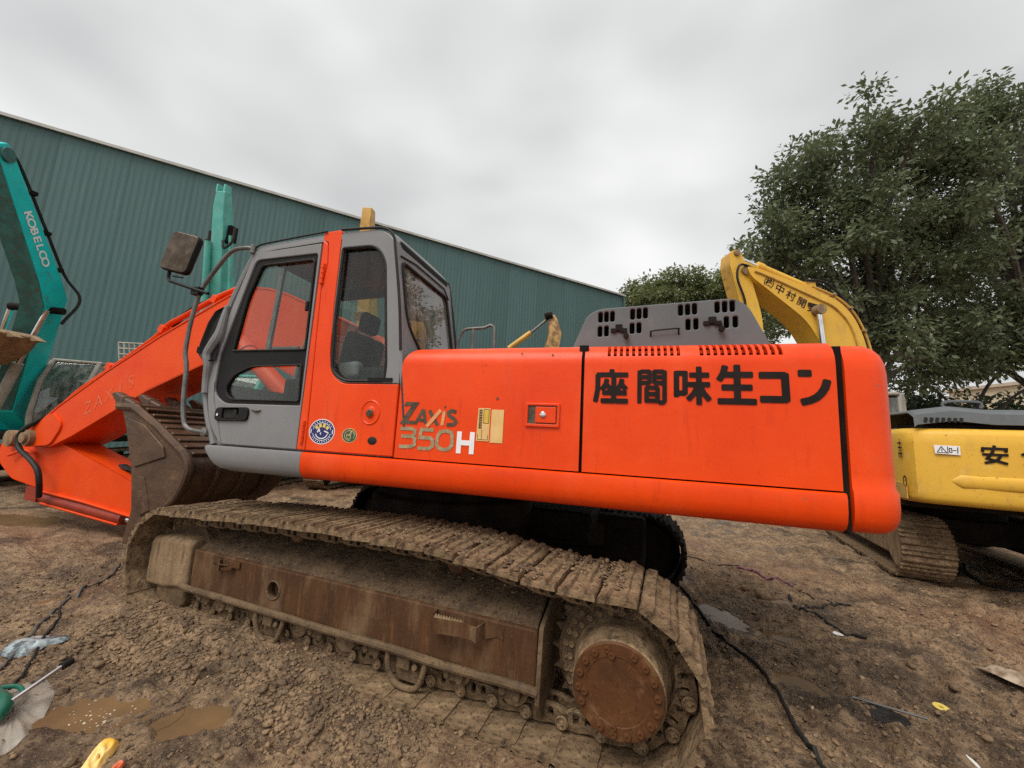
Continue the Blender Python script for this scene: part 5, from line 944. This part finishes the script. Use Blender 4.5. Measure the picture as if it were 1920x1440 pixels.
# ---- other machines standing by the warehouse
def world_thing(name, label, x, y, rz, group=None):
    M = T(x, y, -.08) @ RZ(rz); o = thing(name, label, 'excavator', M, group); WORLDROOTS.add(o.name); return o, M
TX, TMx = world_thing('teal_excavator', 'teal excavator at the left edge with white lettering on its raised boom', -14.05, 3.95, -58)
crawler(TX, TMx); house(TX, TMx, TEAL, DIRTYG, glassm=GLASSP)
side = Vector((.85, .53, 0))
PTS_ = [Vector(p) for p in ((-13.36, 2.67, 1.74), (-12.7, 2.47, 3.04), (-11.99, 2.24, 3.96), (-11.84, 2.01, 4.39), (-11.16, .9, 6.12))]; UND = []
for i_, (p_, q_) in enumerate(zip(PTS_, (.28, .3, .3, .27, .17))):
    d_ = (PTS_[min(i_+1, 4)]-PTS_[max(i_-1, 0)]).normalized(); UND.append(p_-side.normalized().cross(d_).normalized()*(-q_ if side.cross(d_).dot(Vector((.92, -.38, -.3))) > 0 else q_)*1.02)
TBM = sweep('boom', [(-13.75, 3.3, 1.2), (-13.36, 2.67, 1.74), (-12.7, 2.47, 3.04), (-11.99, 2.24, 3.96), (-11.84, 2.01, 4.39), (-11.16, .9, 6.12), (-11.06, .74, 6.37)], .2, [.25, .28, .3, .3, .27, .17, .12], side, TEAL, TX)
sweep('boom_underside', UND, .19, .012, side, TEALD, TBM, 0)  # thin plate darkens this face: shade put into the colour, with dirt
mb = MB(); mb.lathe([(.13, -.25), (.13, .25)], 20, T(-11.12, .83, 6.22) @ Matrix.Rotation(math.atan2(.53, .85), 4, 'Z') @ RY(90)); mb.build('boom_end_pin', TEALD, TX)
bk_ = (PTS_[3]-UND[3]).normalized(); sn_ = side.normalized()
mb = MB(); mb.tube(spline([PTS_[2]+sn_*.3+bk_*.1-Vector((0, 0, .5)), PTS_[2]+sn_*.42+bk_*.3, PTS_[3]+sn_*.2+bk_*.36, PTS_[3].lerp(PTS_[4], .5)+sn_*.16+bk_*.33, PTS_[4]+sn_*.14+bk_*.26, PTS_[4]+sn_*.1+Vector((0, 0, .2))], 6), .03, 6); mb.build('boom_hose', RUBBER, TBM)
for t_ in (.05, .4, .75): mb = MB(); c_ = PTS_[3].lerp(PTS_[4], t_)+sn_*.17+bk_*.3; mb.box(tuple(c_), (.12, .12, .07)); mb.build('hose_clamp', DARK, TBM)
mb = MB(); mb.cyl((-12.6, 2.1, 1.5), (-12.2, 2.15, 2.6), .085, n=16); mb.cyl((-13.3, 2.0, 1.5), (-12.85, 2.0, 2.6), .085, n=16); tcy = mb.build('boom_cylinder', DIRTYG, TX)
mb = MB(); mb.cyl((-12.2, 2.15, 2.6), (-11.78, 2.22, 3.75), .048, n=14); mb.cyl((-12.85, 2.0, 2.6), (-12.4, 1.95, 3.7), .048, n=14); mb.build('rod', CHROME, tcy)
mb = MB(); mb.cyl((-12.45, 1.95, 3.78), (-11.68, 2.42, 3.78), .075, n=14); mb.build('cylinder_pin', DARK, tcy)
b0 = Vector((-11.84, 2.01, 4.39)); b1_ = Vector((-11.16, .9, 6.12)); dz = (b1_-b0).normalized(); tz_ = side.normalized(); tx_ = -dz; ty_ = tz_.cross(tx_)
for k, ch in enumerate('KOBELCO'):
    lt = text_mesh('letter', ch, .24, RX90.inverted(), bold=.007); c0 = b0.lerp(b1_, .58-.07*k)+tz_*.207
    put('letter', lt, WHITEP, TBM, Matrix(((tx_.x, ty_.x, tz_.x, c0.x), (tx_.y, ty_.y, tz_.y, c0.y), (tx_.z, ty_.z, tz_.z, c0.z), (0, 0, 0, 1))))
gr = MB()
for k in range(6): gr.tube([(-12.3+.13*k, 3.9+.04*k, 2.72), (-12.55+.13*k, 3.9+.04*k, 3.5)], .026, 6)
for k in range(6): gr.tube([(-12.3-.05*k, 3.9, 2.74+.15*k), (-11.63-.05*k, 4.1, 2.74+.15*k)], .026, 6)
gr.build('guard_grille', DIRTYG, TX)
# bucket of a machine standing out of the frame, held up at the left edge
OB = thing('raised_bucket', 'mud-coloured bucket hanging in from the left edge before the teal boom', 'bucket', T(-11.3, 1.2, 3.1)); WORLDROOTS.add(OB.name)
mb = MB(); mb.prism([(-12.6, 3.15), (-11.35, 3.12), (-10.95, 3.02), (-11.25, 2.72), (-11.9, 2.5), (-12.7, 2.45)], .9, 1.9); mb.build('shell', MUDTAN, OB, bevel=.05)
for y in (.95, 1.2, 1.5, 1.8): mb = MB(); mb.prism([(-11.2, 3.1), (-10.9, 3.04), (-10.62, 2.93), (-10.9, 2.93), (-11.15, 2.95)], y-.05, y+.05); mb.build('tooth', MUDTAN, OB, bevel=.02)
mb = MB(); mb.tube([(-12.5, 1.4, 2.9), (-14.2, 1.2, 3.6), (-16.5, .9, 4.2)], [.2, .25, .3], 8); mb.build('arm', TEALD, OB)

T2, T2M = world_thing('teal_excavator', 'pale teal excavator before the warehouse, boom standing upright behind the cab mirror', -10.9, 6.3, -75)
crawler(T2, T2M); house(T2, T2M, TEALP, TEALP, glassm=GLASSX)
s2 = Vector((.96, .28, 0)).normalized()
T2B = sweep('boom', [(-10.75, 5.6, 1.5), (-10.6, 5.2, 2.7), (-10.35, 4.7, 4.6), (-10.08, 4.28, 6.35), (-10.0, 4.12, 7.0), (-9.95, 4.05, 7.38)], [.2, .2, .18, .15, .14, .12], [.3, .3, .26, .2, .16, .12], s2, TEALP, T2)
mb = MB(); mb.box((-10.28, 4.2, 6.25), (.14, .2, .36)); mb.box((-9.87, 4.35, 6.4), (.13, .2, .42)); mb.cyl((-10.42, 4.12, 6.15), (-9.76, 4.33, 6.2), .06, n=12); mb.build('boom_clamp', DARK, T2B, bevel=.04)
mb = MB(); mb.cyl((-10.22, 4.05, 6.1), (-10.5, 4.5, 3.4), .075, n=14); mb.tube([(-9.75, 4.25, 6.3), (-9.9, 4.6, 4.5), (-10.1, 5.0, 2.9)], .05, 8); mb.build('boom_cylinder', TEALP, T2B)
for dx in (-.09, .09): mb = MB(); mb.box((-9.95+dx, 4.03+dx*.29, 7.45), (.06, .18, .22)); mb.build('boom_ear', TEALP, T2B, bevel=.02)
mb = MB(); mb.tube(spline([(-9.8, 4.1, 6.1), (-9.72, 4.1, 5.9), (-9.62, 4.2, 6.1), (-9.65, 4.25, 6.5)], 4), .03, 6); mb.build('boom_hose', RUBBER, T2B)

Y3, Y3M = world_thing('yellow_excavator', 'yellow excavator behind the orange cab, only its upright boom tip showing above the roof', -7.6, 8.6, -80)
crawler(Y3, Y3M); house(Y3, Y3M, YELLOWD, DIRTYG)
sweep('boom', [(-7.5, 8.0, 1.5), (-7.35, 7.0, 3.26), (-7.2, 6.4, 5.6), (-7.1, 6.0, 7.2), (-7.07, 5.94, 7.72)], [.24, .2, .16, .14, .13], [.4, .4, .3, .2, .14], s2, YELLOWD, Y3)
Y4, Y4M = world_thing('yellow_excavator', 'worn yellow excavator far behind, rusty arm tip and cylinder showing above the orange side door', -2.2, 13.4, -120)
crawler(Y4, Y4M); house(Y4, Y4M, YELLOWD, DIRTYG)
sweep('boom', [(-2.3, 12.6, 1.5), (-3.6, 11.3, 3.4), (-4.0, 10.6, 4.2), (-3.8, 10.0, 4.4)], .24, [.35, .35, .3, .25], s2, YELLOWD, Y4)
Y4A = sweep('arm', [(-3.9, 10.2, 4.3), (-3.0, 10.1, 4.0), (-2.6, 9.95, 4.4), (-2.45, 9.85, 5.1), (-2.52, 9.76, 5.55), (-2.54, 9.74, 5.72)], [.2, .22, .22, .2, .14, .07], [.25, .3, .32, .28, .2, .08], s2, mk('rust_streaked_yellow', (.5, .3, .10), (.2, .105, .05), 5, .42, .58, .6), Y4)
mb = MB(); mb.cyl((-3.9, 9.5, 4.55), (-3.2, 9.6, 5.1), .085, n=14); ycy = mb.build('arm_cylinder', YELLOWD, Y4)
mb = MB(); mb.cyl((-3.2, 9.6, 5.1), (-2.66, 9.68, 5.58), .045, n=12); mb.build('rod', STEEL, ycy)
mb = MB(); mb.cyl((-2.72, 9.5, 5.6), (-2.5, 9.56, 5.66), .11, n=14); mb.build('arm_pin', DARK, Y4A)
# ================================================================== trees
def leafmat(name, a, b, c):
    m = bpy.data.materials.new(name); m.use_nodes = True; nt = m.node_tree; B = nt.nodes['Principled BSDF']
    n1 = noise(nt, .5, 3, .5); r1 = ramp(nt, .35, .65, a, b); nt.links.new(n1.outputs[0], r1.inputs[0])
    n2 = noise(nt, 3.5, 3, .6); r2 = ramp(nt, .5, .7, (0, 0, 0), (.8,)*3); nt.links.new(n2.outputs[0], r2.inputs[0]); col = mixc(nt, r2.outputs[0], r1.outputs[0], c)
    nt.links.new(col, B.inputs['Base Color']); B.inputs['Roughness'].default_value = .5; B.inputs['Specular IOR Level'].default_value = .35
    tr = nt.nodes.new('ShaderNodeBsdfTranslucent'); nt.links.new(col, tr.inputs[0]); mx = nt.nodes.new('ShaderNodeMixShader'); mx.inputs[0].default_value = .35
    nt.links.new(B.outputs[0], mx.inputs[1]); nt.links.new(tr.outputs[0], mx.inputs[2]); nt.links.new(mx.outputs[0], nt.nodes['Material Output'].inputs[0]); return m
LEAFA = leafmat('dark_foliage', (.105, .13, .072), (.135, .165, .085), (.19, .215, .115)); LEAFC = leafmat('olive_foliage', (.14, .165, .065), (.17, .195, .08), (.21, .23, .10)); LEAFH = leafmat('hedge_foliage', (.03, .045, .02), (.05, .07, .03), (.08, .10, .04))
BARK = mk('grey_bark', (.075, .06, .048), (.045, .036, .03), 8, rough=.9, bump=.02, bsc=12)
def leaves(name, blobs, n, size, mat, parent, clump=.25, per=44, droop=.3):
    B = np.array(blobs); sat = []
    for b in B:
        for _ in range(4):
            dv = RNG.normal(size=3); dv /= np.linalg.norm(dv); sat.append([*(b[:3]+dv*b[3]*RNG.uniform(1.0, 1.35)), b[3]*RNG.uniform(.25, .45)])
    B = np.concatenate([B*np.array([1, 1, 1, .86]), np.array(sat)]); vol = B[:, 3]**2.0; pick = RNG.choice(len(B), size=n//per, p=vol/vol.sum())
    d = RNG.normal(size=(len(pick), 3)); d /= np.linalg.norm(d, axis=1)[:, None]; r = RNG.uniform(0, 1, len(pick))**.42*1.12
    cc = B[pick, :3]+d*(B[pick, 3]*r)[:, None]*np.array([1, 1, .85])
    C = np.repeat(cc, per, 0); N_ = len(C); off = RNG.normal(size=(N_, 3))*clump*np.array([1, 1, .7]); P = C+off
    # leaves hang outwards from their twig
    ax_ = off/np.maximum(np.linalg.norm(off, axis=1)[:, None], 1e-3)+RNG.normal(size=(N_, 3))*.5; ax_[:, 2] -= droop; ax_ /= np.linalg.norm(ax_, axis=1)[:, None]
    up = RNG.normal(size=(N_, 3))*.6+np.array([0, 0, 1.0]); sd_ = np.cross(ax_, up); sd_ /= np.maximum(np.linalg.norm(sd_, axis=1)[:, None], 1e-3); nn = np.cross(sd_, ax_)
    s = size*RNG.uniform(.6, 1.35, N_)[:, None]; wd_ = s*.24
    V = np.stack([P, P+ax_*s*.5+sd_*wd_+nn*s*.07, P+ax_*s, P+ax_*s*.5-sd_*wd_+nn*s*.07], 1).reshape(-1, 3)
    me = bpy.data.meshes.new(name); me.vertices.add(len(V)); me.vertices.foreach_set('co', V.ravel()); k = np.arange(N_)*4
    F = np.stack([k, k+1, k+2, k, k+2, k+3], 1).ravel(); me.loops.add(len(F)); me.loops.foreach_set('vertex_index', F); nf = N_*2
    me.polygons.add(nf); me.polygons.foreach_set('loop_start', np.arange(0, nf*3, 3)); me.polygons.foreach_set('loop_total', np.full(nf, 3)); me.update(calc_edges=True)
    return put(name, me, mat, parent)
def tree(name, label, base, blobs, n, size, mat, trunk=.28, fork=4.0, group=None, per=44, clump=.24):
    root = thing(name, label, 'tree', T(*base), group); WORLDROOTS.add(root.name); bx, by, bz = base
    c = np.mean([b[:3] for b in blobs], 0); top = Vector((bx+(c[0]-bx)*.25, by+(c[1]-by)*.25, fork))
    mb = MB(); tp = spline([(bx, by, bz-.3), (bx+.1, by, bz+fork*.4), tuple(top), tuple(top.lerp(Vector(c), .5)), tuple(Vector(c)+Vector((0, 0, .1)))], 5); mb.tube(tp, list(np.linspace(trunk*1.25, trunk*.3, len(tp))), 10); mb.build('trunk', BARK, root)
    lm = MB()
    for k, b in enumerate(blobs):
        e = Vector(b[:3]); s0 = tp[min(len(tp)-1, int(len(tp)*random.uniform(.45, .85)))]; mid = s0.lerp(e, .5)+Vector((random.uniform(-.4, .4), random.uniform(-.4, .4), random.uniform(-.2, .6)))
        pl = spline([s0, mid, e, e+(e-mid)*.08], 4); lm.tube(pl, list(np.linspace(trunk*.42, .02, len(pl))), 6)
        for j in range(5):
            d = Vector((random.uniform(-1, 1), random.uniform(-1, 1), random.uniform(-.3, 1))).normalized()*b[3]*.7; q = s0.lerp(e, random.uniform(.6, 1)); lm.tube([q, q+d*.5+Vector((0, 0, .1)), q+d], [.035, .022, .008], 5)
    lm.build('limb', BARK, root)
    leaves('crown', blobs, n, size, mat, root, per=per, clump=clump); return root
TA = [(4.72, 14.53, 10.27, .98), (5.8, 15.68, 12.63, 1.16), (6.65, 15.13, 13.61, 1.12), (6.34, 16.25, 11.4, 1.53), (8.36, 16.42, 15.06, 1.42), (8.59, 14.5, 14.09, 1.04), (9.86, 14.67, 14.22, .93), (10.63, 18.0, 14.54, 1.85), (7.76, 15.31, 11.88, 1.75), (6.7, 15.19, 9.84, 1.52), (6.39, 17.91, 10.41, 1.27), (11.6, 16.96, 14.15, 1.37), (13.44, 18.62, 16.16, .99), (9.03, 16.74, 10.4, 1.95), (11.59, 17.91, 12.0, 2.01), (6.39, 15.11, 7.56, 1.28), (8.68, 17.58, 8.08, 1.66), (11.23, 19.08, 9.25, 1.98), (12.42, 17.69, 12.27, 1.39), (12.79, 18.98, 9.88, 1.69), (12.18, 18.9, 7.38, 1.43), (12.0, 19.48, 5.79, .97), (13.4, 19.94, 5.63, .97), (9.28, 15.88, 6.17, 1.25), (13.34, 19.7, 6.58, 1.21)]
TB = [(16.11, 19.86, 17.94, 1.15), (16.26, 18.77, 17.35, 1.2), (13.57, 17.26, 14.29, 1.24), (17.84, 21.75, 16.67, 1.89), (18.09, 20.14, 16.8, 1.74), (16.34, 21.08, 13.83, 1.84), (18.96, 22.49, 14.35, 1.9), (15.35, 21.07, 11.69, 1.57), (17.84, 22.72, 11.69, 1.91), (17.85, 20.64, 10.74, 1.96), (15.66, 21.94, 8.97, 1.47), (16.42, 20.77, 8.3, 1.36), (19.76, 23.79, 8.84, 1.37), (16.96, 22.96, 7.01, 1.08), (14.78, 20.17, 6.92, 1.1), (15.96, 20.67, 6.02, .97), (17.12, 20.91, 6.81, 1.22), (14.08, 19.86, 7.6, 1.22), (15.46, 20.06, 9.12, 1.22), (17.52, 18.89, 13.35, 2.06), (18.81, 19.9, 10.33, 2.08)]
TC = [(-.06, 26.56, 12.57, 1.1), (1.35, 29.13, 14.13, 1.27), (2.82, 27.93, 13.98, 1.13), (4.45, 29.01, 14.11, 1.23), (5.83, 28.48, 13.59, 1.19), (7.11, 29.42, 14.31, 1.14), (.52, 27.38, 11.81, 1.2), (2.43, 27.82, 12.08, 1.4), (4.84, 29.28, 12.26, 1.43), (6.8, 29.86, 12.36, 1.43), (8.62, 31.25, 13.63, 1.48), (10.04, 31.24, 11.83, 1.65)]
TA = [(x+.45, y, z, r) for x, y, z, r in TA]
tree('broadleaf_tree', 'big dark green tree right of the warehouse, standing behind the yellow boom', (9.6, 17.2, -.1), TA, 48000, .23, LEAFA, .34, 4.5, 'trees along the right side')
tree('broadleaf_tree', 'tall dark green tree at the right edge with limbs showing below its crown', (17.6, 20.8, -.1), TB, 34000, .23, LEAFA, .36, 5.5, 'trees along the right side')
tree('broadleaf_tree', 'paler olive tree seen far off above the grey engine hood', (4.6, 28.6, -.1), TC, 26000, .27, LEAFC, .3, 6, 'trees along the right side')
hb = [(x, 24.5+(x-14)*.3+random.uniform(-.5, .5), random.uniform(3.2, 4.6), random.uniform(.8, 1.3)) for x in np.arange(11, 27, .8)]+[(x, 24.7+(x-14)*.3, random.uniform(.8, 2.6), 1.2) for x in np.arange(11, 27, .9)]
HG = thing('hedge', 'dark green hedge low behind the yellow counterweight at the right', 'hedge', T(18, 25.7, -.1)); WORLDROOTS.add(HG.name); leaves('foliage', hb, 34000, .3, LEAFH, HG, .3)
mb = MB(); mb.tube(spline([(16.0, 22.8, 3.0), (16.8, 22.8, 5.2), (17.6, 22.8, 6.3), (18.5, 22.8, 7.2)], 4), .07, 6); mb.tube(spline([(15.8, 22.8, 3), (15.4, 22.8, 4.6), (14.6, 22.8, 5.6)], 4), .06, 6); mb.tube(spline([(16.6, 22.8, 3), (17.8, 22.8, 4.9), (19.4, 22.8, 6.0)], 4), .06, 6)
bare = mb.build('bare_sapling', BARK); tag(bare, 'thin bare branches rising from the hedge at the right', 'sapling')
FB = thing('distant_building', 'cream building far off between the trees at the right edge', 'building', T(40, 50, -.1) @ RZ(17))
mb = MB(); mb.box((0, 0, 4.6), (14, 6, 9.2)); mb.build('wall', mk('cream_wall', (.6, .5, .36), (.55, .45, .32), .5, rough=.8), FB, bevel=.03)
mb = MB(); mb.box((0, 0, 9.35), (14.6, 6.6, .3)); mb.build('roof', mk('pale_roof', (.5, .42, .33), rough=.8), FB)
for k in range(6): mb = MB(); mb.box((-5.6+k*2.2, -3.02, 8.1), (1.0, .08, 1.3)); mb.build('window', GLASSX, FB)
# ================================================================== things lying in the mud
def ground_line(pts, lift=.012, n=8): return [(p.x, p.y, gh(p.x, p.y)+lift) for p in spline([(x, y, 0) for x, y in pts], n)]
def cord(name, label, cat, pts, r, mat, lift=.01, n=8):
    mb = MB(); mb.tube(ground_line(pts, lift, n), r, 8); return tag(mb.build(name, mat), label, cat)
HOSEG = mk('grey_hose', (.10, .095, .085), (.05, .045, .04), 12, rough=.5)
cord('hose', 'thin grey hose running from the track to the bottom left edge', 'hose', [(-5.6, .7), (-5.28, .45), (-5.0, .1), (-4.8, -.12), (-4.55, -.38), (-4.3, -.56), (-4.0, -.8), (-3.85, -.95)], .011, HOSEG)
cord('cable', 'dark looping cable on the mud at the lower left, ending at the green gun', 'cable', [(-5.1, .05), (-4.75, -.18), (-4.5, -.3), (-4.36, -.4), (-4.24, -.5), (-4.0, -.65), (-3.8, -.78), (-3.6, -.93)], .009, RUBBER)
cord('hose', 'long black hose snaking past the sprocket to the bottom edge', 'hose', [(.6, 2.9), (.68, 2.4), (.78, 1.7), (.97, 1.26), (1.01, .82), (.99, .44), (1.0, .2), (1.02, -.2), (1.05, -.6)], .014, RUBBER, .014)
cord('cable', 'thin dark cable with a purple sleeve behind the track', 'cable', [(.8, 4.5), (1.03, 4.38), (1.67, 4.1), (2.02, 3.59), (2.26, 3.18)], .008, RUBBER)
cord('sleeve', 'purple plastic sleeve on the thin cable behind the track', 'sleeve', [(1.5, 4.18), (1.67, 4.08), (1.85, 3.85), (2.0, 3.62)], .018, mk('purple_plastic', (.16, .06, .08), rough=.4), .014)
cord('hose', 'short curved black hose lying right of the sprocket with a white tag beside it', 'hose', [(1.87, 3.32), (1.78, 2.95), (1.83, 2.72), (1.95, 2.44), (2.16, 2.27)], .016, RUBBER)
cord('hose', 'small bent piece of black hose on the mud nearer the yellow track', 'hose', [(1.91, 2.88), (2.1, 3.0), (2.3, 3.1), (2.42, 3.15)], .014, RUBBER)
cord('hose', 'black hose on the ground in front of the yellow machine at the right edge', 'hose', [(5.2, 5.95), (4.95, 5.6), (4.8, 5.2), (5.0, 4.8), (5.5, 4.6)], .03, RUBBER, .02)
def scrap(name, label, cat, pts, mat, h=.02, th=.003, sub=3, seed=1):
    rnd = random.Random(seed); n = len(pts); cx = sum(p[0] for p in pts)/n; cy = sum(p[1] for p in pts)/n; mb = MB(); rows = []
    for j in range(6):
        f = 1-j/5*.999; rows.append([(cx+(x-cx)*f, cy+(y-cy)*f, gh(cx+(x-cx)*f, cy+(y-cy)*f)+h*(-.1+1.3*rnd.random()*(1 if j else .4))) for x, y in pts])
    mb.grid(rows, closed=True); return tag(mb.build(name, mat, solid=th, sub=1, ang=180), label, cat)
def smoothpoly(pts, r=.1): return rp([(*p, r) for p in pts], r, 4)
PLAST = bpy.data.materials.new('clear_plastic'); PLAST.use_nodes = True; nt = PLAST.node_tree; B = nt.nodes['Principled BSDF']; B.inputs['Base Color'].default_value = (.55, .5, .43, 1); B.inputs['Roughness'].default_value = .25; B.inputs['Alpha'].default_value = .3
scrap('plastic_sheet', 'crumpled clear plastic sheet at the lower left edge', 'plastic sheet', smoothpoly([(-3.55, -.78), (-3.33, -.84), (-3.12, -.98), (-2.98, -1.12), (-2.98, -1.22), (-3.2, -1.25), (-3.6, -1.1), (-3.75, -.95)], .08), PLAST, .025, .002, seed=3)
scrap('torn_bag', 'torn grey and white plastic bag under the hose at the left', 'plastic bag', [(-4.15, -.78), (-4.3, -.68), (-4.36, -.56), (-4.2, -.46), (-4.05, -.4), (-4.02, -.5), (-4.08, -.58), (-3.98, -.66), (-4.06, -.72)], mk('torn_plastic', (.35, .40, .42), (.05, .07, .08), 14, .42, .58, .35), .05, .003, seed=8)
scrap('wrapper', 'crumpled yellow wrapper beside the puddle at the bottom left', 'wrapper', [(-2.62, -.98), (-2.55, -.93), (-2.5, -.99), (-2.47, -1.06), (-2.40, -1.12), (-2.44, -1.17), (-2.53, -1.13), (-2.58, -1.06)], mk('yellow_foil', (.78, .44, .05), (.85, .62, .25), 14, rough=.35), .05, .003, seed=4)
scrap('paper_scrap', 'small orange-red scrap next to the yellow wrapper', 'scrap', [(-2.40, -1.03), (-2.35, -1.02), (-2.34, -1.09), (-2.39, -1.11)], mk('red_scrap', (.6, .12, .04), rough=.5), .03, .003, seed=5)
scrap('rubber_mat', 'dark grey piece of rubber mat in the wet mud at the right', 'mat', [(1.42, .98), (1.6, 1.0), (1.78, .9), (1.72, .8), (1.55, .84)], RUBBER, .012, .006, seed=6)
scrap('cloth', 'pale crumpled cloth in the mud at the right edge', 'cloth', [(2.72, 1.98), (2.85, 1.95), (2.98, 1.98), (3.15, 1.9), (3.1, 1.72), (2.95, 1.75), (2.82, 1.82)], mk('pale_cloth', (.42, .34, .25), (.18, .12, .08), 12, .4, .6, .9), .13, .004, seed=9)
scrap('paper_tag', 'small white paper tag beside the curved black hose', 'paper', [(1.9, 2.32), (1.99, 2.28), (1.97, 2.23), (1.88, 2.27)], mk('white_paper', (.75, .73, .7), rough=.7), .02, .002, seed=2)
scrap('paper_scrap', 'small crumpled white paper at the lower right', 'paper', [(1.84, .62), (1.92, .6), (1.9, .54), (1.85, .55)], mk('dirty_paper', (.62, .6, .55), rough=.7), .02, .002, seed=12)
scrap('paper_scrap', 'bluish white plastic scrap by the hose near the yellow track', 'scrap', [(4.85, 5.05), (4.98, 5.02), (5.02, 4.95), (4.9, 4.93)], mk('blue_scrap', (.5, .6, .6), rough=.5), .04, .003, seed=13)
z = gh(2.09, 1.2); mb = MB(); mb.lathe([(.014, 0), (.042, 0), (.042, .005), (.014, .005), (.014, 0)], 24, T(2.09, 1.2, z+.01) @ RX(8)); tag(mb.build('yellow_disc', YSTICK), 'small yellow ring lying in the mud at the right', 'ring')
z = gh(1.75, .92); mb = MB(); mb.tube([(1.5, 1.02, gh(1.5, 1.02)+.02), (1.82, .84, gh(1.82, .84)+.03)], .008, 6); tag(mb.build('metal_strip', STEEL), 'thin grey metal strip over the rubber mat', 'metal strip')
# brick lumps and stones one can pick out
for k, (x, y, s, lab) in enumerate(((1.5, 3.0, .09, 'ochre stone behind the puddle right of the track'), (1.36, 3.15, .05, 'smaller ochre stone left of the big ochre stone'))):
    b = bmesh.new(); bmesh.ops.create_icosphere(b, subdivisions=3, radius=s)
    for v in b.verts: v.co *= 1+.35*(float(vnoise(np.array([v.co.x*14+k*5]), np.array([v.co.y*14+v.co.z*11]), 5)[0])-.5); v.co.z *= .7
    me = bpy.data.meshes.new('stone'); b.to_mesh(me); b.free(); smooth(me, 60); o = put('stone', me, MUDTAN, None, T(x, y, gh(x, y)+s*.35)); tag(o, lab, 'stone', 'stones in the mud')
# green pressure gun on the sheet
GM = T(-3.42, -1.02, gh(-3.42, -1.02)+.05) @ RZ(-28)
GG = thing('spray_gun', 'green plastic spray gun with a metal lance at the lower left edge', 'spray gun', GM)
GPL = mk('green_plastic', (.01, .13, .085), (.012, .11, .07), 6, rough=.35)
mb = MB(); mb.tube(spline([(.24, -.01, .0), (.16, .0, .015), (.05, -.02, .02), (-.1, -.07, .01), (-.22, -.12, 0)], 4), [.03, .035, .04, .042, .045, .045, .042, .04, .036, .034, .034, .034, .034, .032, .032, .03, .028], 12); mb.tube(spline([(.1, .03, .01), (.0, .06, .0), (-.1, .03, .0), (-.14, -.04, .0)], 4), .012, 8); mb.build('body', GPL, GG)
mb = MB(); mb.cyl((.16, .02, .03), (.02, .2, .1), .012, n=12); mb.build('lance', CHROME, GG)
mb = MB(); mb.cyl((.02, .2, .1), (-.01, .24, .11), .022, n=14); mb.build('nozzle', BLACK, GG)

n = 60; fx_ = RNG.normal(-2.86, .16, n); fy_ = RNG.normal(-.9, .06, n); fs_ = RNG.uniform(.002, .008, n)
scatter('puddle_foam', fx_, fy_, np.full(n, -.0975), fs_, mk('pale_foam', (.62, .55, .42), rough=.5), 'pale flecks of foam floating on the nearer puddle', .15)
